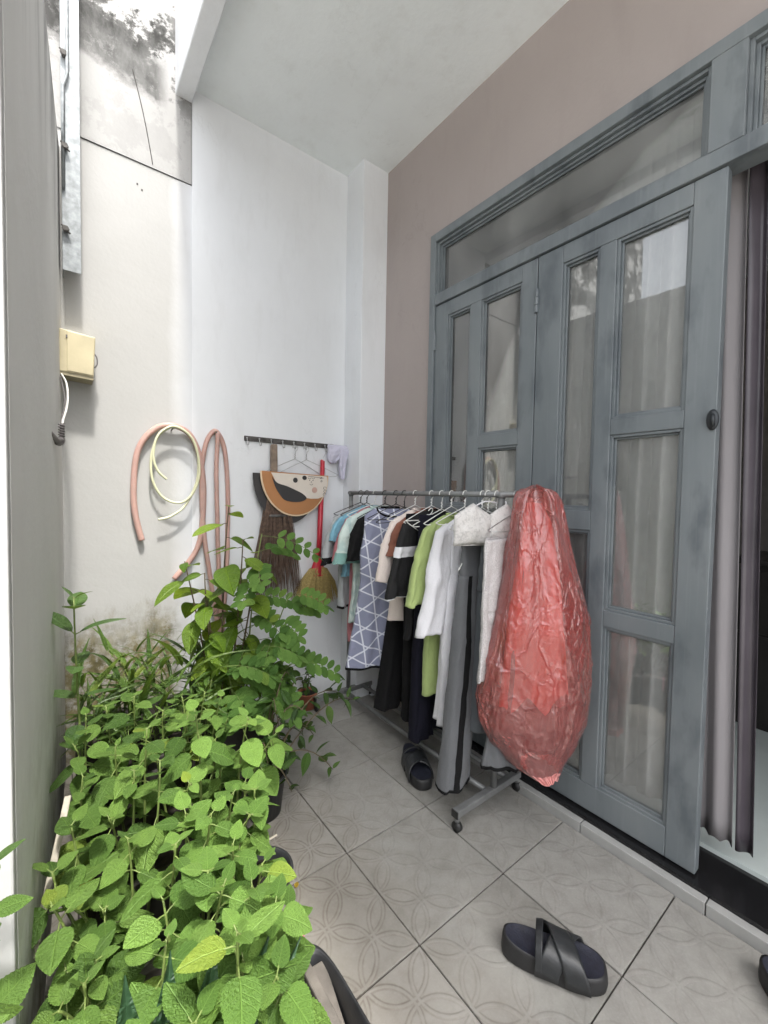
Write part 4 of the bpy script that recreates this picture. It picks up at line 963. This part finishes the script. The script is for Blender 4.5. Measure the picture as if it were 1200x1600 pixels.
# ================================================================== PLANTS
def leaf_mat(name, c_lo, c_hi, rough=.42, trans=.35, vein=.5, spec=.5):
    t = NT(name); c = t.coord(); x, y, z = t.xyz(c)
    oi = t.new('ObjectInfo')
    col = t.ramp(oi.outputs['Random'], [(0, tuple(v * .75 for v in c_lo)), (.5, tuple((a + b) / 2 for a, b in zip(c_lo, c_hi))), (.95, c_hi), (.985, tuple(v * 1.25 for v in c_hi[:1]) + (c_hi[1] * 1.0, c_hi[2] * .7))])
    col = t.mix(t.ramp(t.noise(c, 2.5, 4), [(.35, .0), (.75, .35)]), col, tuple(v * .62 for v in c_lo))
    ay = t.math('ABSOLUTE', y)
    mid = t.ramp(ay, [(.0, 1), (.022, .0)])
    sv = t.math('FRACT', t.math('ADD', t.math('MULTIPLY', x, 7.5), t.math('MULTIPLY', ay, -5.5)))
    svl = t.ramp(t.math('ABSOLUTE', t.math('SUBTRACT', sv, .5)), [(.40, 0), (.48, 1)])
    veins = t.math('MAXIMUM', mid, t.math('MULTIPLY', svl, .55))
    col = t.mix(t.math('MULTIPLY', veins, vein), col, tuple(min(1, v * 1.55 + .02) for v in c_hi))
    t.color(col); t.set(Roughness=rough)
    t.b.inputs['Specular IOR Level'].default_value = spec
    h = t.math('ADD', t.math('MULTIPLY', veins, -.7), t.math('MULTIPLY', t.noise(c, 14, 3), .8))
    t.bump(h, .5, .05)
    tl = t.new('BsdfTranslucent'); t.link(t.mix(.35, col, (.30, .42, .03)), tl.inputs[0])
    mx = t.new('MixShader'); mx.inputs[0].default_value = trans
    t.link(t.b.outputs[0], mx.inputs[1]); t.link(tl.outputs[0], mx.inputs[2]); t.link(mx.outputs[0], t.out.inputs['Surface'])
    return t.m
M['l_herb'] = leaf_mat('herb leaf', (.078, .165, .028), (.180, .305, .062), .55, .24, .30, .3)
M['l_dark'] = leaf_mat('dark herb leaf', (.062, .130, .023), (.145, .245, .048), .55, .22, .25, .3)
M['l_stalk'] = leaf_mat('stalk leaf', (.06, .135, .03), (.12, .22, .05), .4, .3, .3)
M['l_grass'] = leaf_mat('grass blade', (.045, .10, .018), (.12, .20, .04), .4, .3, .15)
M['l_vine'] = leaf_mat('climber leaf', (.09, .19, .015), (.24, .36, .03), .38, .4, .3)
M['l_feather'] = leaf_mat('feather leaflet', (.072, .165, .034), (.150, .270, .060), .6, .3, .10, .25)
M['l_gloss'] = leaf_mat('glossy leaf', (.025, .07, .012), (.075, .15, .025), .25, .2, .3)
M['l_blade'] = leaf_mat('dark striped blade', (.02, .055, .025), (.04, .09, .045), .4, .15, .1)
M['l_yellow'] = leaf_mat('yellowed leaf', (.55, .36, .03), (.62, .42, .05), .5, .35, .3)
M['stem_green'] = simple('green stem', (.14, .19, .05), .55, vary=.3, scale=30)
M['stem_brown'] = simple('brown stem', (.10, .075, .04), .7, vary=.4, scale=30)

def leaf_mesh(name, mat, wid=.72, nl=12, nw=6, teeth=0, tip=1.0, basep=.55, droop=.18, fold=.12, curl=.08, seed=0, quilt=.02):
    """unit-length leaf along +x, blade centred on y, upper face +z"""
    vs = []; fs = []
    for i in range(nl + 1):
        t = i / nl
        w = (math.sin(PI * t ** basep) ** (.75 if t < .5 else .75 * tip + .1)) * wid / 2 if 0 < t < 1 else 0.004
        for j in range(nw + 1):
            s = j / nw * 2 - 1
            ww = w
            if teeth and abs(s) == 1: ww *= 1 + .035 * (1 if i % 2 else -1)
            y = s * ww
            z = -droop * t * t + fold * abs(s) * ww - curl * (s * s) * ww * 2 * t + quilt * math.sin(i * 2.1 + seed) * (abs(s) * (1 - abs(s))) * 2 + .015 * noise.noise(V((t * 4, s * 2, seed * 3.3)))
            vs.append((t, y, z))
    for i in range(nl):
        for j in range(nw):
            a = i * (nw + 1) + j; fs.append((a, a + 1, a + nw + 2, a + nw + 1))
    m = MB(); m.add(vs, fs)
    me = bpy.data.meshes.new(name); me.from_pydata(m.v, [], m.f); me.materials.append(mat)
    me.polygons.foreach_set('use_smooth', [True] * len(me.polygons)); me.update(); return me
LM = {
 'herb': [leaf_mesh('herb_leaf', M['l_herb'], .80, 26, 6, 1, .92, .70, .06 + .08 * k, .08 + .04 * k, .12, k) for k in range(4)],
 'dark': [leaf_mesh('dark_leaf', M['l_dark'], .74, 26, 6, 1, 1.0, .70, .08 + .08 * k, .10, .10, k + 4) for k in range(4)],
 'stalk': [leaf_mesh('stalk_leaf', M['l_stalk'], .58, 14, 6, 0, .85, .8, .05 + .1 * k, .16, .05, k + 9) for k in range(3)],
 'grass': [leaf_mesh('blade', M['l_grass'], .085, 14, 2, 0, 1.2, .55, .25 + .28 * k, .3, .0, k + 12, 0) for k in range(4)],
 'vine': [leaf_mesh('vine_leaf', M['l_vine'], .66, 14, 6, 0, .95, .74, .15 + .12 * k, .18, .08, k + 16) for k in range(3)],
 'feather': [leaf_mesh('leaflet', M['l_feather'], .60, 8, 4, 0, .62, .88, .05 + .06 * k, .08, .03, k + 20, 0) for k in range(2)],
 'gloss': [leaf_mesh('gloss_leaf', M['l_gloss'], .46, 12, 4, 0, 1.2, .75, .08 + .15 * k, .25, .04, k + 24, 0) for k in range(3)],
 'blade': [leaf_mesh('thick_blade', M['l_blade'], .24, 12, 4, 0, 1.3, .5, .05, .35, .0, 30, 0)],
 'yellow': [leaf_mesh('yellow_leaf', M['l_yellow'], .5, 12, 6, 0, 1.1, .7, .3, .3, .1, 33)],
}
R_ = random.Random(21)
def put_leaf(plant, kind, base, d, size, up=V((0, 0, 1)), roll=0.0, name='leaf', wide=1.0):
    me = R_.choice(LM[kind]); d = V(d).normalized()
    side = up.cross(d)
    if side.length < 1e-3: side = V((1, 0, 0))
    side.normalize(); n = d.cross(side).normalized()
    rot = Matrix((d, side, n)).transposed().to_4x4()
    o = bpy.data.objects.new(name, me); COL.objects.link(o); attach(o, plant)
    o.matrix_basis = Matrix.Translation(V(base)) @ rot @ Matrix.Rotation(roll, 4, 'X') @ Matrix.Diagonal((size, size * wide, size, 1))
    return o
def bez(a, b, c, n=10): return [a * (1 - t) ** 2 + b * 2 * t * (1 - t) + c * t * t for t in [i / n for i in range(n + 1)]]
def path_at(path, dist_from_end):
    d = dist_from_end
    for i in range(len(path) - 1, 0, -1):
        L = (path[i] - path[i - 1]).length
        if d <= L: return path[i].lerp(path[i - 1], d / max(L, 1e-6)), (path[i] - path[i - 1]).normalized()
        d -= L
    return None, None
def sprout(plant, stems, base, tip, kind, s0, s1, gap, pairs, el0=55, el1=-8, pet=.25, r=.0035, grow=2.6, alt=False, bend=None):
    base, tip = V(base), V(tip)
    mid = V((base.x * .45 + tip.x * .55, base.y * .45 + tip.y * .55, base.z * .35 + tip.z * .65)) if bend is None else V(bend)
    mid += V((R_.uniform(-.03, .03), R_.uniform(-.03, .03), 0))
    path = bez(base, mid, tip)
    stems.tube(path, [r * (1.25 - .65 * i / 10) for i in range(11)], 6)
    az = R_.uniform(0, 2 * PI); d = .004
    for k in range(pairs):
        p, ax = path_at(path, d)
        if p is None: break
        f = min(1, k / grow); size = (s0 + (s1 - s0) * f) * R_.uniform(.72, 1.28)
        el = math.radians(el0 + (el1 - el0) * min(1, k / (pairs * .8)) + R_.uniform(-12, 12))
        q = ax.orthogonal().normalized(); q2 = ax.cross(q)
        for s in ((0, 1) if not alt else (0,)):
            a = az + s * PI + R_.uniform(-.25, .25)
            out = q * math.cos(a) + q2 * math.sin(a)
            dr = (out * math.cos(el) + (ax * .4 + V((0, 0, .6))) * math.sin(el)).normalized()
            if dr.x < 0 and p.x < .10: dr.x *= .35; dr.normalize()
            pl = size * pet
            b = p + dr * pl
            if pl > .004: stems.tube([p, p + dr * pl * .5 + V((0, 0, .1 * pl)), b + dr * .004], r * .42, 5, cap=False)
            put_leaf(plant, kind, b, dr, size, roll=R_.uniform(-.35, .35), wide=R_.uniform(.88, 1.12))
        az += (PI / 2 if not alt else 2.4) + R_.uniform(-.2, .2); d += gap * (.45 + .55 * f) * R_.uniform(.85, 1.15)
def clump(name, label, kind, tips, basefn, loc, **kw):
    t = thing(name, label, 'plant', loc); st = MB()
    for tp in tips:
        tp = (tp[0], tp[1], tp[2] + R_.uniform(-.05, .05)); sprout(t, st, basefn(V(tp)), tp, kind, **kw)
    st.build('stem', M['stem_green'], t, smooth=True); return t

BR = [(0.311, 1.295, 0.7), (0.464, 1.279, 0.6), (0.545, 1.258, 0.52), (0.35, 1.069, 0.58), (0.285, 1.033, 0.58), (0.238, 0.886, 0.58), (0.37, 1.007, 0.5), (0.252, 0.826, 0.55), (0.162, 0.931, 0.5), (0.261, 0.739, 0.52), (0.337, 0.771, 0.47), (0.366, 0.912, 0.48), (0.151, 0.838, 0.48), (0.121, 0.782, 0.47), (0.232, 0.687, 0.55), (0.351, 0.771, 0.38), (0.209, 0.755, 0.42), (0.238, 1.08, 0.5)]
BR += [(.30, .80, .50), (.20, 1.0, .54), (.41, 1.08, .52), (.31, .95, .50), (.40, .84, .42), (.27, 1.18, .60), (.17, .70, .46), (.30, .68, .44), (.42, 1.18, .50)]
BL = [(0.06, 1.548, 0.58), (0.03, 1.538, 0.52), (0.045, 1.386, 0.5), (0.125, 1.441, 0.55), (0.156, 1.301, 0.52), (0.093, 1.242, 0.48), (0.015, 1.228, 0.47), (0.124, 1.152, 0.46), (-0.02, 1.153, 0.5), (-0.02, 1.042, 0.48), (0.0, 0.975, 0.45), (0.049, 0.953, 0.42), (0.023, 1.122, 0.43), (-0.01, 0.903, 0.45), (0.197, 1.369, 0.56), (0.208, 1.233, 0.52), (0.067, 1.066, 0.42), (0.027, 0.911, 0.4)]
BL = [(x, y, z + (.06 if y > 1.2 else 0)) for x, y, z in BL]
inbox = lambda x0, x1, y0, y1, z: (lambda tp: V((min(max(tp.x + R_.uniform(-.05, .05), x0), x1), min(max(tp.y + R_.uniform(-.02, .12), y0), y1), z)))
kw = dict(s0=.038, s1=.092, gap=.062, pairs=4, el0=30, el1=-30)
near = [p for p in BR if p[1] < .96]; mid_ = [p for p in BR if p[1] >= .96]
clump('herb_plant', 'bright green herb with scalloped leaves spilling over the nearest planter', 'herb', [p for p in near if p[0] > .23], inbox(.22, .42, .60, .98, .2), (.30, .75, .2), **dict(kw, s1=.094, gap=.058, pairs=4))
clump('herb_plant', 'bright green herb with scalloped leaves beside the dark striped blades', 'herb', [p for p in near if p[0] <= .23], inbox(.06, .22, .56, .98, .2), (.15, .75, .2), **dict(kw, s1=.094, gap=.058, pairs=4))
clump('herb_plant', 'bright green herb with the tallest pale rosette in mid-clump', 'herb', [p for p in mid_ if p[0] < .36], inbox(.15, .44, 1.10, 1.42, .2), (.30, 1.2, .2), **kw)
clump('herb_plant', 'bright green herb with rosettes overhanging the small black pot', 'herb', [p for p in mid_ if p[0] >= .36], inbox(.36, .46, 1.12, 1.40, .2), (.42, 1.2, .2), **kw)
kw = dict(s0=.034, s1=.100, gap=.072, pairs=4, el0=30, el1=-30)
clump('herb_plant', 'darker leafy herb low along the grey wall in the near corner', 'dark', [p for p in BL if p[1] < 1.0], inbox(.05, .2, .6, 1.0, .2), (.08, .9, .2), **kw)
clump('herb_plant', 'darker leafy herb with long bent stems by the leaning lath', 'dark', [p for p in BL if 1.0 <= p[1] < 1.26], inbox(.05, .2, 1.0, 1.35, .2), (.1, 1.15, .2), **kw)
clump('herb_plant', 'dense dark leafy herb filling the middle of the plant row', 'dark', [(.34, 1.52, .60), (.42, 1.48, .52), (.28, 1.60, .62), (.47, 1.58, .56), (.20, 1.66, .60), (.36, 1.70, .58), (.50, 1.40, .44), (.24, 1.50, .55), (.12, 1.70, .56), (.45, 1.72, .52), (.40, 1.36, .46)], inbox(.1, .45, 1.36, 1.76, .2), (.3, 1.55, .2), s0=.03, s1=.085, gap=.055, pairs=5, el0=30, el1=-25)
clump('herb_plant', 'darker leafy herb below the tall stalk plant', 'dark', [p for p in BL if p[1] >= 1.26], inbox(.07, .25, 1.34, 1.7, .2), (.12, 1.45, .2), **kw)
clump('herb_plant', 'leafy herb spilling against the white pier in the bottom corner', 'dark', [(-.09, .74, .52), (-.05, .68, .50), (-.115, .84, .56), (-.06, .80, .46), (-.02, .72, .44), (-.03, .62, .46), (.03, .66, .44), (.08, .70, .42)], lambda tp: V((max(tp.x, -.03) + .03, .66, .05)), (-.02, .66, .03), s0=.034, s1=.085, gap=.055, pairs=5, el0=28, el1=-30)
# sprigs poking in at the photo's edge
clump('herb_plant', 'herb sprigs poking in at the photo edge before the white pier', 'dark', [(-.085, .80, .80), (-.11, .72, .74), (-.10, .66, .66)], lambda tp: V((-.14, .66, .02)), (-.14, .66, 0), s0=.03, s1=.062, gap=.05, pairs=4)
# tall stalk
tp = thing('stalk_plant', 'tall single stalk with opposite oval leaves against the grey wall', 'plant', (.07, 1.74, .2)); st = MB()
sprout(tp, st, (.07, 1.74, .2), (.036, 1.74, .972), 'stalk', .040, .115, .098, 7, 30, 4, .10, .0045, 1.6, bend=(.055, 1.75, .55)); st.build('stem', M['stem_green'], tp, smooth=True)
# grass clump
gr = thing('grass_plant', 'clump of narrow grassy blades behind the herbs by the mossy wall', 'plant', (.26, 1.95, .22)); st = MB()
for k in range(40):
    b = V((.28 + R_.uniform(-.2, .26), 1.93 + R_.uniform(-.12, .2), .24)); a = R_.uniform(0, 2 * PI); L = R_.uniform(.18, .42)
    tip = b + V((math.cos(a) * L * .35, math.sin(a) * L * .3, L)); tip.x = max(tip.x, .03)
    path = bez(b, b + V((0, 0, L * .7)), tip, 6); st.tube(path, [.0028 - .0003 * i for i in range(7)], 5)
    for q in range(5):
        p, ax = path_at(path, L * (.0 + .17 * q)); 
        if p is None: break
        aa = a + q * 2.6 + R_.uniform(-.5, .5); el = math.radians(R_.uniform(15, 60) if q else 70)
        dr = V((math.cos(aa) * math.cos(el), math.sin(aa) * math.cos(el), math.sin(el)))
        if p.x < .12 and dr.x < 0: dr.x *= -.5
        if p.y > 2.2 and dr.y > 0: dr.y *= -.6
        put_leaf(gr, 'grass', p, dr, R_.uniform(.13, .24), roll=R_.uniform(-.6, .6), name='blade', wide=R_.uniform(1.0, 1.7))
st.build('stem', M['stem_green'], gr, smooth=True)
# climber with heart-shaped leaves
vn = thing('climber_plant', 'climber with drooping yellow-green leaves in front of the hose ends', 'plant', (.60, 2.0, .22)); st = MB()
for base, tip, n in (((.60, 2.0, .22), (.612, 1.95, 1.27), 11), ((.58, 2.0, .22), (.43, 1.97, 1.03), 7), ((.63, 2.0, .22), (.74, 1.93, 1.05), 8), ((.62, 2.0, .22), (.66, 1.9, 1.12), 9), ((.60, 2.0, .22), (.50, 1.92, .98), 8), ((.6, 2.0, .22), (.52, 1.95, .85), 6), ((.64, 2.0, .22), (.70, 1.9, .82), 6)):
    sprout(vn, st, base, tip, 'vine', .07, .135, .062, n + 3, 5, -50, .18, .0042, 2, alt=True)
st.build('stem', M['stem_brown'], vn, smooth=True)
# feather-leaved shrub
ft = thing('feather_leaf_shrub', 'shrub with flat feathery fronds of small oval leaflets beside the brooms', 'shrub', (.80, 2.0, .22)); st = MB()
def frond(p, d, L, n, droop=.35):
    d = V(d).normalized(); pts = [p + d * (L * i / n) + V((0, 0, -droop * L * (i / n) ** 2)) for i in range(n + 1)]
    st.tube(pts, .0014, 5, cap=False)
    upv = V((-.45, -.55, .7)).normalized(); side = upv.cross(d).normalized()
    for i in range(2, n + 1):
        ax = (pts[i] - pts[i - 1]).normalized(); sz = .064 * (1 - .35 * abs(i / n - .55)) * R_.uniform(.9, 1.1)
        for s in (-1, 1):
            dr = (ax * .45 + side * s).normalized(); put_leaf(ft, 'feather', pts[i], dr, sz, up=upv, name='leaflet', roll=R_.uniform(-.2, .2))
    put_leaf(ft, 'feather', pts[-1], (pts[-1] - pts[-2]), .06, name='leaflet')
for base, tip in (((.72, 2.02, .22), (.76, 1.93, 1.14)), ((.76, 1.98, .22), (.88, 1.86, .86)), ((.70, 1.95, .22), (.72, 1.78, .66)), ((.66, 1.9, .22), (.56, 1.80, .60)), ((.74, 1.9, .22), (.84, 1.72, .58))):
    path = bez(V(base), (V(base) + V(tip)) / 2 + V((-.02, .02, .1)), V(tip), 10); st.tube(path, [.005 - .0003 * i for i in range(11)], 6)
    Ltot = V(tip).z - .22; nfr = int(Ltot / .085)
    for k in range(nfr):
        p, ax = path_at(path, .01 + k * .085 * .9)
        if p is None: break
        a = -.5 + 1.15 * math.sin(k * 2.3) + R_.uniform(-.3, .3)      # mostly towards the light, +x and -y
        dr = V((math.cos(a), math.sin(a) - .25, R_.uniform(.0, .3)))
        if k % 4 == 3: dr = V((-.5, -.8, .2))
        frond(p, dr, R_.uniform(.16, .25), 6)
st.build('stem', M['stem_green'], ft, smooth=True)
# glossy-leaved shrub leaning over the floor
gs = thing('glossy_shrub', 'low shrub with small glossy leaves and twigs reaching over the floor', 'shrub', (.68, 1.66, .14)); st = MB()
for tip, n in (((1.165, 1.74, .30), 13), ((1.08, 1.74, .36), 11), ((.97, 1.60, .09), 9), ((.88, 1.62, .27), 9), ((.74, 1.54, .12), 8), ((.90, 1.75, .45), 9), ((.80, 1.70, .52), 8), ((.70, 1.58, .38), 8), ((.62, 1.50, .30), 7), ((.82, 1.58, .40), 8), ((.78, 1.62, .2), 8), ((.66, 1.52, .48), 8)):
    b = V((.66 + R_.uniform(-.04, .04), 1.66 + R_.uniform(-.04, .04), .14)); t_ = V(tip)
    sprout(gs, st, b, t_, 'gloss', .042, .072, .036, n + 3, 25, -25, .06, .0028, 2, alt=True, bend=(b.x * .5 + t_.x * .5, b.y * .5 + t_.y * .5, max(b.z, t_.z) + .16))
st.build('stem', M['stem_brown'], gs, smooth=True)
# small weed in the terracotta pot and dark blades at the bottom
sb = thing('striped_blade_plant', 'dark green striped stiff blades rising at the bottom edge among the herbs', 'plant', (.15, .74, .2))
for (x, y, z, dx, dy, dz, s) in ((.085, .775, .27, -.02, .02, 1, .25), (.125, .765, .28, .10, .06, 1, .24), (.165, .745, .28, .22, .0, 1, .25), (.20, .73, .28, .45, .02, .8, .24), (.235, .715, .28, .6, .05, .7, .22)):
    put_leaf(sb, 'blade', (x, y, z), (dx, dy, dz), s, up=V((0, -1, .2)), name='blade', wide=1.2)
rp = thing('potted_weed', 'small reddish weed growing in the terracotta pot', 'plant', (1.22, 2.33, .08)); st = MB()
for k in range(6): sprout(rp, st, (1.22, 2.33, .08), (1.22 + R_.uniform(-.06, .04), 2.31 + R_.uniform(-.06, .03), .10 + R_.uniform(.08, .2)), 'gloss', .02, .035, .03, 5, 40, 0, .1, .002)
st.build('stem', M['stem_brown'], rp, smooth=True)
tl_ = thing('fallen_leaf', 'tiny yellow leaf fallen on the floor tiles beside the planters', 'leaf', (.62, 1.25, .002))
put_leaf(tl_, 'yellow', (.62, 1.25, .008), (.5, .8, .05), .03, name='blade')
yl = thing('yellow_leaf', 'single curled yellow leaf caught among the dark herbs', 'leaf', (.015, 1.17, .40))
put_leaf(yl, 'yellow', (.0, 1.18, .405), (.9, .15, .25), .075, roll=.4, name='blade')
